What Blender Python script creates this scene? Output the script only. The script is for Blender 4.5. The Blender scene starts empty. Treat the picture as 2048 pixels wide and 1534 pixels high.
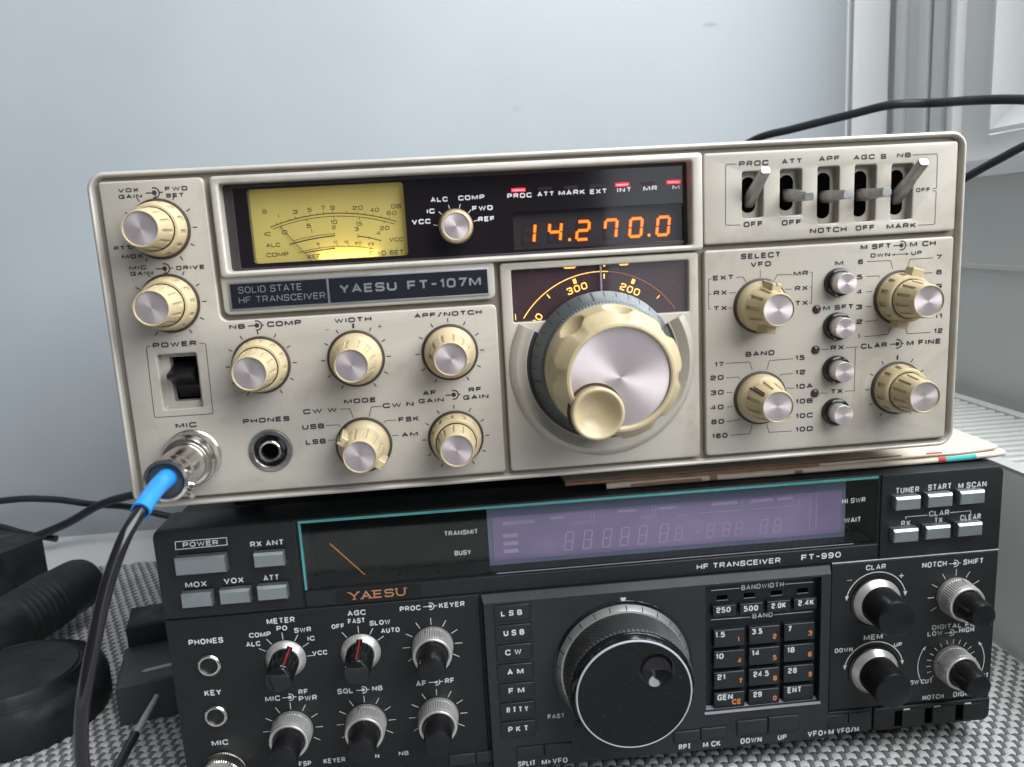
import bpy, bmesh, math, random
from mathutils import Vector, Matrix
from mathutils.geometry import tessellate_polygon
random.seed(7)
sc = bpy.context.scene
COL = sc.collection
PI = math.pi
# ---------------------------------------------------------------- camera
cam = bpy.data.cameras.new('camera'); co = bpy.data.objects.new('camera', cam); COL.objects.link(co)
co.matrix_world = Matrix(((.99458, .07011, -.07677, .12548), (-.08835, .18074, -.97955, -.30898),
                          (-.05480, .98103, .18596, .24990), (0, 0, 0, 1)))
cam.sensor_width = 36; cam.lens = 28.195; cam.clip_start = .01; cam.clip_end = 50
cam.dof.use_dof = True; cam.dof.focus_distance = .36; cam.dof.aperture_fstop = 20
sc.camera = co
# ---------------------------------------------------------------- light: one window on the right, dim room
w = bpy.data.worlds.new('World'); sc.world = w; w.use_nodes = True
bg = w.node_tree.nodes['Background']; bg.inputs[0].default_value = (.80, .88, 1, 1); bg.inputs[1].default_value = .12
def area(name, loc, target, sx, sy, e, col):
    l = bpy.data.lights.new(name, 'AREA'); l.shape = 'RECTANGLE'; l.size = sx; l.size_y = sy; l.energy = e; l.color = col
    o = bpy.data.objects.new(name, l); COL.objects.link(o); o.location = loc
    d = Vector(target) - Vector(loc); o.rotation_euler = d.to_track_quat('-Z', 'Y').to_euler(); return o
area('window_daylight', (.68, -.36, .90), (0.10, .02, .25), 1.15, 1.15, 33, (.96, .985, 1))
area('ceiling_bounce', (.1, -.3, 1.9), (.15, 0, .2), 1.6, 1.6, 1.0, (1, .98, .95))
sc.view_settings.view_transform = 'Standard'; sc.view_settings.look = 'None'; sc.view_settings.gamma = 1; sc.view_settings.exposure = 0
sc.cycles.max_bounces = 8; sc.cycles.caustics_reflective = False; sc.cycles.caustics_refractive = False
sc.cycles.use_denoising = True
# ---------------------------------------------------------------- materials
def M(name, col, rough=.5, metal=0, bump=0, bscale=2500, var=.08, vscale=60, emit=0, ecol=None, aniso=0, coat=0, spec=.5, dust=0, dcol=(.5, .48, .44), dscale=1500, stain=0):
    m = bpy.data.materials.new(name); m.use_nodes = True; nt = m.node_tree; b = nt.nodes['Principled BSDF']; L = nt.links
    c = tuple(col) + (1,)
    b.inputs['Base Color'].default_value = c; b.inputs['Roughness'].default_value = rough; b.inputs['Metallic'].default_value = metal
    b.inputs['Specular IOR Level'].default_value = spec
    if coat: b.inputs['Coat Weight'].default_value = coat; b.inputs['Coat Roughness'].default_value = .08
    tc = nt.nodes.new('ShaderNodeTexCoord')
    if var:
        n = nt.nodes.new('ShaderNodeTexNoise'); n.inputs['Scale'].default_value = vscale; n.inputs['Detail'].default_value = 6
        L.new(tc.outputs['Object'], n.inputs['Vector'])
        r = nt.nodes.new('ShaderNodeMapRange'); r.inputs[1].default_value = .3; r.inputs[2].default_value = .7
        r.inputs[3].default_value = 1 - var; r.inputs[4].default_value = 1 + var; L.new(n.outputs[0], r.inputs[0])
        x = nt.nodes.new('ShaderNodeVectorMath'); x.operation = 'SCALE'; x.inputs[0].default_value = col; L.new(r.outputs[0], x.inputs['Scale'])
        out = x.outputs[0]
        if dust:
            n3 = nt.nodes.new('ShaderNodeTexNoise'); n3.inputs['Scale'].default_value = dscale; n3.inputs['Detail'].default_value = 2
            L.new(tc.outputs['Object'], n3.inputs['Vector'])
            r3 = nt.nodes.new('ShaderNodeMapRange'); r3.inputs[1].default_value = .70; r3.inputs[2].default_value = .78; r3.inputs[4].default_value = dust
            L.new(n3.outputs[0], r3.inputs[0])
            mx = nt.nodes.new('ShaderNodeMix'); mx.data_type = 'RGBA'; L.new(r3.outputs[0], mx.inputs[0]); L.new(out, mx.inputs[6]); mx.inputs[7].default_value = tuple(dcol) + (1,)
            out = mx.outputs[2]
        if stain:
            n4 = nt.nodes.new('ShaderNodeTexNoise'); n4.inputs['Scale'].default_value = 28; n4.inputs['Detail'].default_value = 8; n4.inputs['Roughness'].default_value = .7; n4.inputs['Distortion'].default_value = 1.5
            L.new(tc.outputs['Object'], n4.inputs['Vector'])
            r4 = nt.nodes.new('ShaderNodeMapRange'); r4.inputs[1].default_value = .52; r4.inputs[2].default_value = .75; r4.inputs[4].default_value = stain
            L.new(n4.outputs[0], r4.inputs[0])
            mx = nt.nodes.new('ShaderNodeMix'); mx.data_type = 'RGBA'; L.new(r4.outputs[0], mx.inputs[0]); L.new(out, mx.inputs[6]); mx.inputs[7].default_value = (col[0] * .62, col[1] * .56, col[2] * .46, 1)
            out = mx.outputs[2]
        L.new(out, b.inputs['Base Color'])
        q = nt.nodes.new('ShaderNodeMapRange'); q.inputs[1].default_value = .3; q.inputs[2].default_value = .7
        q.inputs[3].default_value = max(.02, rough * (1 - 2 * var)); q.inputs[4].default_value = min(1, rough * (1 + 2 * var))
        L.new(n.outputs[0], q.inputs[0]); L.new(q.outputs[0], b.inputs['Roughness'])
    if bump:
        n2 = nt.nodes.new('ShaderNodeTexNoise'); n2.inputs['Scale'].default_value = bscale; n2.inputs['Detail'].default_value = 3
        L.new(tc.outputs['Object'], n2.inputs['Vector'])
        bp = nt.nodes.new('ShaderNodeBump'); bp.inputs['Strength'].default_value = bump; bp.inputs['Distance'].default_value = .0003
        L.new(n2.outputs[0], bp.inputs['Height']); L.new(bp.outputs[0], b.inputs['Normal'])
    if aniso:
        b.inputs['Anisotropic'].default_value = aniso
        t = nt.nodes.new('ShaderNodeTangent'); t.direction_type = 'RADIAL'; t.axis = 'Y'; L.new(t.outputs[0], b.inputs['Tangent'])
    if emit:
        b.inputs['Emission Color'].default_value = tuple(ecol or col) + (1,); b.inputs['Emission Strength'].default_value = emit
    return m
def GL(name, tint, fac):
    m = bpy.data.materials.new(name); m.use_nodes = True; nt = m.node_tree; nt.nodes.remove(nt.nodes['Principled BSDF'])
    t = nt.nodes.new('ShaderNodeBsdfTransparent'); t.inputs[0].default_value = tuple(tint) + (1,)
    g = nt.nodes.new('ShaderNodeBsdfGlossy'); g.inputs['Roughness'].default_value = .04
    fr = nt.nodes.new('ShaderNodeFresnel'); fr.inputs[0].default_value = fac
    mx = nt.nodes.new('ShaderNodeMixShader'); o = nt.nodes['Material Output']
    nt.links.new(fr.outputs[0], mx.inputs[0]); nt.links.new(t.outputs[0], mx.inputs[1]); nt.links.new(g.outputs[0], mx.inputs[2]); nt.links.new(mx.outputs[0], o.inputs[0])
    return m
BEIGE = M('beige_enamel', (.445, .405, .345), .48, .15, .3, 3500, .045, 14, dust=.5, dcol=(.16, .13, .10), dscale=900, stain=.5)
RIM = M('beige_rim', (.49, .455, .40), .42, .2, .2, 3500, .05, 40, dust=.5, dcol=(.2, .16, .12), dscale=700, stain=.45)
GROOVE = M('groove_paint', (.22, .19, .15), .6, 0, .2, 3000, .08, 80)
CREAM = M('cream_plastic', (.475, .385, .232), .36, 0, .2, 1800, .07, 120, coat=.12, stain=.55, dust=.4, dcol=(.12, .08, .05), dscale=700)
COLLAR = M('brown_collar', (.045, .028, .02), .5)
DISC = M('spun_metal', (.74, .64, .635), .33, .8, 0, 3000, .015, 260, aniso=.85)
STEEL = M('nickel', (.62, .59, .55), .22, 1, .1, 1500, .06, 200)
LEVER = M('lever_metal', (.36, .36, .35), .32, .85, .12, 900, .06, 300)
ALU = M('knurled_aluminium', (.70, .68, .64), .36, .7, .1, 2500, .05, 200)
SKIRT = M('skirt_metal', (.105, .118, .122), .42, .5, .05, 2500, .04, 100)
INK = M('ink', (.022, .018, .028), .6, var=.1)
INKT = M('thin_ink', (.06, .05, .055), .6)
WINK = M('white_ink', (.62, .63, .64), .6)
GINK = M('grey_ink', (.33, .33, .35), .6)
WINK2 = M('worn_white_ink', (.60, .61, .60), .6, var=.12, vscale=300)
OINK = M('orange_ink', (.62, .22, .08), .6)
COPPER = M('copper_badge', (.62, .28, .15), .35, .6)
PLATE = M('nameplate_black', (.010, .011, .016), .5, 0, .05, var=.03, spec=.2)
PLATED = M('nameplate_silver', (.42, .42, .43), .4, .8)
SMOKE = M('smoked_panel', (.010, .007, .009), .10, 0, 0, var=.05, coat=.3)
DARKIN = M('dark_inner', (.035, .028, .028), .45)
HOLE = M('dark_hole', (.002, .002, .002), .9, var=0, spec=0)
KNURL = M('knurled_rubber', (.055, .055, .056), .30)
POST = M('post_paint', (.84, .85, .86), .5, 0, .1, 250, .02, 3)
HALO = M('digit_glow', (1, .08, .01), .4, emit=.75, ecol=(1, .07, .004))
FACEB = M('dial_face_black', (.006, .0065, .007), .42, 0, .1, 2500, .1, 60, dust=.25, spec=.25)
SKIRT2 = M('graduated_ring', (.46, .46, .45), .36, .8, .05, 2500, .06, 100)
BLACK = M('black_plastic', (.007, .007, .008), .33, 0, .12, 1800, .1, 100, spec=.35)
GLOSSB = M('gloss_black', (.008, .008, .009), .13, 0, 0, var=.1, vscale=300)
CHAR = M('charcoal_plastic', (.0135, .0155, .0165), .46, 0, .35, 3200, .08, 40, spec=.38, dust=.25)
CHAR2 = M('charcoal_panel', (.0105, .0125, .0135), .5, 0, .3, 3200, .08, 40, spec=.38, dust=.2)
CHARL = M('charcoal_midpanel', (.020, .0225, .0245), .45, 0, .35, 3200, .08, 40, spec=.38, dust=.25)
KEYM = M('key_plastic', (.010, .0125, .0145), .42, 0, .15, 2500, .1, 80)
SILVB = M('silver_button', (.36, .39, .40), .42, .85, .06, 2500, .05, 120)
LEDGE = M('ledge_grey', (.30, .30, .33), .45, .3)
PURPLE = M('display_filter', (.38, .23, .41), .4, 0, 0, var=.14, vscale=45)
PURPL2 = M('display_segments', (.56, .36, .56), .4, var=.1)
PURPL3 = M('display_border', (.22, .20, .30), .4)
TEAL = M('pane_edge', (.09, .33, .32), .25, 0, 0, var=.15, vscale=40)
ONEEDLE = M('orange_needle', (.75, .27, .02), .5, emit=.15)
RED = M('red_mark', (.30, .012, .018), .4)
LEDON = M('led_lit', (1, .03, .06), .3, emit=1.2, ecol=(1, .012, .03))
LEDCORE = M('led_core', (1, .3, .3), .3, emit=1.3, ecol=(1, .13, .16))
LEDOFF = M('led_unlit', (.03, .008, .008), .25)
LEDBUT = M('led_dark', (.05, .018, .018), .2)
DIGIT = M('digit_lit', (1, .25, .01), .4, emit=1.6, ecol=(1, .27, .010))
DIGOFF = M('digit_unlit', (.035, .020, .016), .4)
AMBER = M('amber_lit', (1, .55, .1), .4, emit=1.9, ecol=(1, .56, .12))
AMBERD = M('amber_dim', (.45, .2, .06), .4, emit=.30, ecol=(1, .42, .12))
DRUM = M('dial_drum', (.085, .052, .055), .25, var=.1)
METER = M('meter_face', (.50, .385, .11), .5, 0, .05, 800, .05, 60, emit=.13, ecol=(.74, .53, .12))
METINK = M('meter_ink', (.022, .017, .004), .6)
PANE = GL('clear_pane', (.93, .95, .95), 1.42)
SMOKEP = GL('smoked_pane', (.80, .77, .79), 1.46)
TPANE = GL('tinted_pane', (.75, .84, .84), 1.45)
BLUE = M('blue_heatshrink', (.022, .22, .60), .35, 0, .1, 900, .05, 120)
CORD = M('cable_pvc', (.011, .010, .012), .17, 0, .08, 400, .1, 100)
CORD2 = M('cable_matt', (.018, .020, .026), .4, 0, .1, 500, .1, 60)
RUBBER = M('rubber', (.012, .012, .012), .7)
DEV = M('matt_black_device', (.012, .0145, .015), .6, 0, .4, 900, .2, 60, dust=.15, spec=.4)
DEVG = M('grey_device', (.050, .055, .060), .55, 0, .2, 1500, .08, 40)
PALE = M('pale_grey_plastic', (.42, .43, .46), .45)
MAP = M('map_paper', (.72, .62, .50), .75, 0, .3, 900, .08, 30)
MAPB = M('map_print_shade_brown', (.33, .18, .11), .75, var=.25, vscale=120)  # brown stands for print and for the shade between the radios, as colour
MAPT = M('map_print_teal', (.04, .42, .42), .7)
MAPR = M('map_print_red', (.45, .03, .04), .7)
RADI = M('radiator_enamel', (.76, .77, .75), .35, 0, .05, 300, .03, 10)
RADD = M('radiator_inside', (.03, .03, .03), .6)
WHITE = M('window_pvc', (.85, .86, .85), .35, 0, .05, 300, .03, 8)
SEAL = M('window_gasket', (.06, .06, .07), .6)
WALLR = M('window_wall_paint', (.80, .81, .79), .6, 0, .25, 500, .04, 6)
DESK = M('desk_laminate', (.68, .68, .67), .4, 0, .1, 300, .05, 12)
MATL = M('mat_light_strand', (.52, .515, .505), .75, 0, .3, 900, .12, 60)
MATD = M('mat_grey_strand', (.15, .15, .152), .8, 0, .3, 900, .15, 60)
MATB = M('mat_backing', (.05, .05, .052), .8)
GLASS = GL('window_glass', (.95, .97, .98), 1.45)
# back wall: painted boards with two small scuffs
WALL = M('wall_paint', (.375, .405, .425), .48, 0, .22, 420, .06, 5, dust=.12, dcol=(.3, .3, .29), dscale=120)
def scuffs(m, spots):
    nt = m.node_tree; b = nt.nodes['Principled BSDF']; src = b.inputs['Base Color'].links[0].from_socket
    g = nt.nodes.new('ShaderNodeNewGeometry')
    for (px, pz, sx, sz, a) in spots:
        v = nt.nodes.new('ShaderNodeVectorMath'); v.operation = 'SUBTRACT'; v.inputs[1].default_value = (px, 0, pz); nt.links.new(g.outputs['Position'], v.inputs[0])
        v2 = nt.nodes.new('ShaderNodeVectorMath'); v2.operation = 'MULTIPLY'; v2.inputs[1].default_value = (1 / sx, 0, 1 / sz); nt.links.new(v.outputs[0], v2.inputs[0])
        n = nt.nodes.new('ShaderNodeTexNoise'); n.inputs['Scale'].default_value = 300; nt.links.new(g.outputs['Position'], n.inputs['Vector'])
        l = nt.nodes.new('ShaderNodeVectorMath'); l.operation = 'LENGTH'; nt.links.new(v2.outputs[0], l.inputs[0])
        ad = nt.nodes.new('ShaderNodeMath'); ad.operation = 'ADD'; nt.links.new(l.outputs['Value'], ad.inputs[0]); nt.links.new(n.outputs[0], ad.inputs[1])
        r = nt.nodes.new('ShaderNodeMapRange'); r.inputs[1].default_value = .7; r.inputs[2].default_value = 1.5; r.inputs[3].default_value = a; r.inputs[4].default_value = 0; nt.links.new(ad.outputs[0], r.inputs[0])
        mx = nt.nodes.new('ShaderNodeMix'); mx.data_type = 'RGBA'; nt.links.new(r.outputs[0], mx.inputs[0]); nt.links.new(src, mx.inputs[6]); mx.inputs[7].default_value = (.22, .22, .22, 1)
        src = mx.outputs[2]
    nt.links.new(src, b.inputs['Base Color'])
scuffs(WALL, [(.374, .418, .010, .0026, .55), (.200, .355, .006, .003, .25)])
# ---------------------------------------------------------------- mesh builder: (x right, z DOWN from the panel top, d towards the viewer), all in mm
class MB:
    def __init__(s): s.v = []; s.f = []; s.mi = []; s.mats = []
    def mat(s, m):
        if m not in s.mats: s.mats.append(m)
        s.cur = s.mats.index(m); return s
    def face(s, pts):
        n = len(s.v); s.v += [tuple(p) for p in pts]; s.f.append(tuple(range(n, n + len(pts)))); s.mi.append(s.cur)
    def loops(s, ls, closed=True, cap0=False, cap1=False):
        n0 = len(s.v); k = len(ls[0])
        for l in ls: s.v += [tuple(p) for p in l]
        for a in range(len(ls) - 1):
            for i in range(k if closed else k - 1):
                j = (i + 1) % k; p = n0 + a * k; q = p + k
                s.f.append((p + i, p + j, q + j, q + i)); s.mi.append(s.cur)
        if cap0: s.f.append(tuple(n0 + i for i in range(k))[::-1]); s.mi.append(s.cur)
        if cap1: s.f.append(tuple(n0 + (len(ls) - 1) * k + i for i in range(k))); s.mi.append(s.cur)
        return s
    def tess(s, loops, d):
        tri = tessellate_polygon([[Vector((x, z, 0)) for x, z in l] for l in loops]); n = len(s.v)
        for l in loops: s.v += [(x, z, d) for x, z in l]
        for t in tri: s.f.append(tuple(n + i for i in t)); s.mi.append(s.cur)
    def plate(s, outer, d1, d0, bev=.6, holes=(), hd=None, hb=.4, k=3):
        """a slab whose outline is `outer`, front at d1, back at d0, rounded front edge; holes walled down to hd"""
        R = [(bev * (1 - math.sin(a * PI / 2 / k)), bev * (1 - math.cos(a * PI / 2 / k))) for a in range(k + 1)]
        # R: (depth below the front, inset)
        o = [(x, z, d0) for x, z in outer]; ls = [o]
        for dn, ins in R: ls.append([(x, z, d1 - dn) for x, z in inset(outer, ins)])
        s.loops(ls)
        top = [inset(outer, bev)]
        for h in holes:
            Rh = [(hb * (1 - math.sin(a * PI / 2 / k)), hb * (1 - math.cos(a * PI / 2 / k))) for a in range(k + 1)]
            ls = [[(x, z, hd if hd is not None else d0) for x, z in h]]
            for dn, ins in Rh: ls.append([(x, z, d1 - dn) for x, z in inset(h, -ins)])
            s.loops(ls); top.append(inset(h, -hb))
        s.tess(top, d1); return s
    def box(s, x0, x1, z0, z1, d0, d1, bev=.3):
        return s.plate(rrect(x0, z0, x1, z1, min(bev, (x1 - x0) / 3, (z1 - z0) / 3), 2), d1, d0, bev)
    def solid(s, x0, x1, z0, z1, d0, d1):
        p = lambda d: [(x0, z0, d), (x1, z0, d), (x1, z1, d), (x0, z1, d)]
        return s.loops([p(d0), p(d1)], True, True, True)
    def rev(s, prof, n=48, cx=0, cz=0, mod=None, a0=0, a1=None, cap0=False, cap1=False):
        ls = []; full = a1 is None; m = n if full else n + 1
        for p in prof:
            r, d = p[0], p[1]; amp = p[2] if len(p) > 2 else 0; l = []
            for i in range(m):
                a = a0 + (2 * PI if full else a1 - a0) * i / n
                rr = r + (mod(a, d, amp) if mod else 0)
                l.append((cx + rr * math.sin(a), cz - rr * math.cos(a), d))
            ls.append(l)
        return s.loops(ls, full, cap0, cap1)
    def tube(s, path, r, n=12, rad=None, cap=True):
        P = [Vector(p) for p in path]; ls = []; up = Vector((0, 0, 1)); T0 = (P[1] - P[0]).normalized()
        u = T0.orthogonal().normalized()
        for i, p in enumerate(P):
            T = ((P[min(i + 1, len(P) - 1)] - P[max(i - 1, 0)])).normalized()
            u = (u - T * u.dot(T)).normalized(); v = T.cross(u); rr = rad(i / (len(P) - 1)) if rad else r
            ls.append([tuple(p + (u * math.cos(2 * PI * k / n) + v * math.sin(2 * PI * k / n)) * rr) for k in range(n)])
        return s.loops(ls, True, cap, cap)
    def build(s, name, parent=None, ox=0, oz=0, loc=None, smooth=32, recalc=True, weld=True, **props):
        me = bpy.data.meshes.new(name)
        me.from_pydata([((x - ox) * .001, -d * .001, (oz - z) * .001) for x, z, d in s.v], [], s.f)
        for m in s.mats: me.materials.append(m)
        me.polygons.foreach_set('material_index', s.mi)
        if recalc or weld:
            bm = bmesh.new(); bm.from_mesh(me)
            if weld: bmesh.ops.remove_doubles(bm, verts=bm.verts, dist=2e-6)
            if recalc: bmesh.ops.recalc_face_normals(bm, faces=bm.faces)
            bm.to_mesh(me); bm.free()
        if smooth:
            me.polygons.foreach_set('use_smooth', [True] * len(me.polygons)); me.set_sharp_from_angle(angle=math.radians(smooth))
        o = bpy.data.objects.new(name, me); COL.objects.link(o); o.parent = parent
        if loc: o.location = loc
        for k, v in props.items(): o[k] = v
        return o
def inset(loop, a):
    """move a closed 2D loop inwards by a (outwards if negative); orientation independent"""
    if abs(a) < 1e-9: return list(loop)
    n = len(loop); A = sum(loop[i][0] * loop[(i + 1) % n][1] - loop[(i + 1) % n][0] * loop[i][1] for i in range(n)); sg = 1 if A > 0 else -1
    out = []
    for i in range(n):
        p, q, r = Vector(loop[i - 1]), Vector(loop[i]), Vector(loop[(i + 1) % n])
        e1 = (q - p).normalized(); e2 = (r - q).normalized()
        n1 = Vector((-e1.y, e1.x)) * sg; n2 = Vector((-e2.y, e2.x)) * sg; m = n1 + n2
        if m.length < 1e-6: m = n1
        m.normalize(); c = max(.35, m.dot(n1)); t = q + m * (a / c); out.append((t.x, t.y))
    return out
def rrect(x0, z0, x1, z1, r, n=4):
    return rpoly([(x0, z0), (x1, z0), (x1, z1), (x0, z1)], r, n)
def rpoly(pts, r, n=4):
    out = []; k = len(pts)
    for i in range(k):
        p, q, s_ = Vector(pts[i - 1]), Vector(pts[i]), Vector(pts[(i + 1) % k])
        rr = r[i] if isinstance(r, (list, tuple)) else r
        a = (p - q).normalized(); b = (s_ - q).normalized(); ang = a.angle(b); t = rr / math.tan(ang / 2)
        t = min(t, (p - q).length * .49, (s_ - q).length * .49); rr = t * math.tan(ang / 2)
        if rr < 1e-4: out.append(tuple(q)); continue
        c = q + (a + b).normalized() * (rr / math.sin(ang / 2)); s0 = q + a * t - c; s1 = q + b * t - c
        a0 = math.atan2(s0.y, s0.x); a1 = math.atan2(s1.y, s1.x); da = (a1 - a0 + PI) % (2 * PI) - PI
        for j in range(n + 1):
            g = a0 + da * j / n; out.append((c.x + rr * math.cos(g), c.y + rr * math.sin(g)))
    return out
def circ(cx, cz, r, n=32): return [(cx + r * math.cos(2 * PI * i / n), cz + r * math.sin(2 * PI * i / n)) for i in range(n)]
# ---------------------------------------------------------------- a stroke alphabet, so the legends have the radios' own letter shapes
O_ = ('c', [(0, 0), (0, 1), (1, 1), (1, 0)])
GLY = {'A': (1.05, [('s', [(0, 0), (.5, 1), (1, 0)]), ('s', [(.2, .3), (.8, .3)])]), 'B': (1, [('s', [(0, 0), (0, 1)]), ('r', [(0, 1), (.94, 1), (.94, .52), (0, .52)]), ('r', [(0, .52), (1, .52), (1, 0), (0, 0)])]),
 'C': (1, [('r', [(1, .72), (1, 1), (0, 1), (0, 0), (1, 0), (1, .28)])]), 'D': (1, [('s', [(0, 0), (0, 1)]), ('r', [(0, 1), (1, 1), (1, 0), (0, 0)])]),
 'E': (.9, [('s', [(1, 1), (0, 1), (0, 0), (1, 0)]), ('s', [(0, .52), (.9, .52)])]), 'F': (.9, [('s', [(1, 1), (0, 1), (0, 0)]), ('s', [(0, .5), (.9, .5)])]),
 'G': (1, [('r', [(1, .75), (1, 1), (0, 1), (0, 0), (1, 0), (1, .46)]), ('s', [(1, .46), (.55, .46)])]), 'H': (1, [('s', [(0, 0), (0, 1)]), ('s', [(1, 0), (1, 1)]), ('s', [(0, .5), (1, .5)])]),
 'I': (.01, [('s', [(.5, 0), (.5, 1)])]), 'J': (.8, [('r', [(1, 1), (1, 0), (0, 0), (0, .3)])]), 'K': (.95, [('s', [(0, 0), (0, 1)]), ('s', [(.95, 1), (.05, .42)]), ('s', [(.35, .58), (1, 0)])]),
 'L': (.85, [('s', [(0, 1), (0, 0), (1, 0)])]), 'M': (1.25, [('s', [(0, 0), (0, 1)]), ('s', [(1, 1), (1, 0)]), ('d', [(.06, 1), (.5, .1), (.94, 1)])]), 'N': (1.05, [('s', [(0, 0), (0, 1)]), ('s', [(1, 0), (1, 1)]), ('d', [(.05, 1), (.95, 0)])]),
 'O': (1.05, [O_]), 'P': (.95, [('s', [(0, 0), (0, 1)]), ('r', [(0, 1), (1, 1), (1, .42), (0, .42)])]), 'Q': (1.05, [O_, ('s', [(.6, .3), (1.05, -.08)])]),
 'R': (1, [('s', [(0, 0), (0, 1)]), ('r', [(0, 1), (.95, 1), (.95, .45), (0, .45)]), ('d', [(.5, .45), (1, 0)])]),
 'S': (.95, [('r', [(.97, .76), (.97, 1), (0, 1), (0, .52), (1, .52), (1, 0), (0, 0), (0, .25)])]), 'T': (.95, [('s', [(0, 1), (1, 1)]), ('s', [(.5, 1), (.5, 0)])]),
 'U': (1, [('r', [(0, 1), (0, 0), (1, 0), (1, 1)])]), 'V': (1.05, [('s', [(0, 1), (.5, 0), (1, 1)])]), 'W': (1.45, [('d', [(0, 1), (.25, 0), (.5, .9), (.75, 0), (1, 1)])]),
 'X': (1, [('s', [(0, 0), (1, 1)]), ('s', [(0, 1), (1, 0)])]), 'Y': (1, [('s', [(0, 1), (.5, .45), (1, 1)]), ('s', [(.5, .45), (.5, 0)])]),
 '0': (.9, [O_]), '1': (.3, [('s', [(0, .78), (1, 1), (1, 0)])]), '2': (.85, [('r', [(0, .75), (0, 1), (1, 1), (1, .55), (0, .45), (0, 0)]), ('s', [(0, 0), (1, 0)])]),
 '3': (.85, [('r', [(0, .8), (0, 1), (1, 1), (1, .53), (.3, .53)]), ('r', [(.3, .53), (1, .53), (1, 0), (0, 0), (0, .2)])]), '4': (.9, [('s', [(.75, 0), (.75, 1), (0, .28), (1, .28)])]),
 '5': (.85, [('r', [(0, .18), (0, 0), (1, 0), (1, .58), (.02, .58)]), ('s', [(.04, .58), (.08, 1), (.95, 1)])]), '6': (.85, [('r', [(.95, .8), (.95, 1), (0, 1), (0, 0), (1, 0), (1, .56), (0, .56)])]),
 '7': (.85, [('s', [(0, 1), (1, 1), (.35, 0)])]), '8': (.85, [('c', [(.05, .53), (.05, 1), (.95, 1), (.95, .53)]), ('c', [(0, 0), (0, .53), (1, .53), (1, 0)])]),
 '9': (.85, [('r', [(.05, .2), (.05, 0), (1, 0), (1, 1), (0, 1), (0, .44), (1, .44)])]), '-': (.6, [('s', [(0, .5), (1, .5)])]), '+': (.9, [('s', [(0, .5), (1, .5)]), ('s', [(.5, .02), (.5, .98)])]),
 '/': (.7, [('s', [(0, -.1), (1, 1.1)])]), '.': (.02, [('s', [(.5, 0), (.5, .06)])]), '·': (.02, [('s', [(.5, .47), (.5, .55)])]), ' ': (.45, []), '>': (.8, [('t', [(0, .05), (0, .95), (1, .5)])])}
def ribbon(mb, pts, hw, d, closed=False):
    P = [Vector(p) for p in pts]; n = len(P); Lf = []; Rt = []
    for i in range(n):
        a = P[i] - P[i - 1] if (i or closed) else P[1] - P[0]; b = P[(i + 1) % n] - P[i] if (i < n - 1 or closed) else a
        a = a.normalized(); b = b.normalized(); n1 = Vector((-a.y, a.x)); n2 = Vector((-b.y, b.x)); m = (n1 + n2)
        m = m.normalized() if m.length > 1e-5 else n1
        k = hw / max(.55, m.dot(n1)); Lf.append(P[i] + m * k); Rt.append(P[i] - m * k)
    mb.loops([[(p.x, p.y, d) for p in Lf], [(p.x, p.y, d) for p in Rt]], closed)
def rline(pts, r, closed=False, n=4):
    if closed: return rpoly(pts, r, n)
    out = [pts[0]]
    for i in range(1, len(pts) - 1): out += rpoly([pts[i - 1], pts[i], pts[i + 1]], [0, r, 0], n)[1:-1]
    return out + [pts[-1]]
def text(mb, s, x0, x1, zb, h, d, sw=.25, style='wide', rot=None):
    """letters between x0 and x1 on baseline zb (z down); rot=(cx,cz,angle) turns them about a centre"""
    if len(s) == 1 and s not in '1I+-.' and x1 - x0 < .6 * h: x1 = x0 + .6 * h
    hw = sw * h / 2; gap = .30 if style == 'wide' else .26
    ws = [GLY[c][0] for c in s]; nst = sum(c != ' ' for c in s) * 2 * hw
    tot = sum(ws) + gap * (len(s) - 1); k = max(.12 * h, (x1 - x0 - nst)) / max(tot, .05)
    x = x0; e = 0
    for c, wd in zip(s, ws):
        gw = wd * k; gh = h - 2 * hw
        for kind, pts in GLY[c][1]:
            q = [(x + hw + u * gw, zb - hw - v * gh) for u, v in pts]
            rr = (.24 * h if style == 'wide' else .36 * h); rr = min(rr, .48 * max(gw, .1))
            if kind == 'r': q = rline(q, rr)
            elif kind == 'c': q = rpoly(q, rr, 4)
            if rot:
                cx, cz, a = rot; ca, sa = math.cos(a), math.sin(a)
                q = [(cx + (u - cx) * ca - (v - cz) * sa, cz + (u - cx) * sa + (v - cz) * ca) for u, v in q]
            if kind == 't': mb.face([(u, v, d + e) for u, v in q])
            else: ribbon(mb, q, hw * (.72 if kind == 'd' else 1), d + e, kind == 'c')
            e += .004
        x += gw + (2 * hw if c != ' ' else 0) + gap * k
SEG = {'a': ((0, 1), (1, 1)), 'b': ((1, 1), (1, .5)), 'c': ((1, .5), (1, 0)), 'd': ((0, 0), (1, 0)), 'e': ((0, 0), (0, .5)), 'f': ((0, .5), (0, 1)), 'g': ((0, .5), (1, .5))}
NUM = {'0': 'abcdef', '1': 'bc', '2': 'abged', '4': 'fgbc', '7': 'abcf', '8': 'abcdefg', '-': 'g', ' ': ''}
def seven(mb, segs, x, zb, w_, h, d, t, slant=.12, gap=.14):
    for i, sgm in enumerate(segs):
        (u0, v0), (u1, v1) = SEG[sgm]; a = Vector((x + u0 * w_ + v0 * h * slant, zb - v0 * h)); b = Vector((x + u1 * w_ + v1 * h * slant, zb - v1 * h))
        e = (b - a).normalized() * gap * t * 2; ribbon(mb, [a + e, b - e], t / 2, d + i * .003)
def tag(o, label, cat, group=None, kind=None):
    if label: o['label'] = label
    if cat: o['category'] = cat
    if group: o['group'] = group
    if kind: o['kind'] = kind
    return o
def empty(name, label, cat):
    o = bpy.data.objects.new(name, None); COL.objects.link(o); o.empty_display_size = .02; return tag(o, label, cat)
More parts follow.
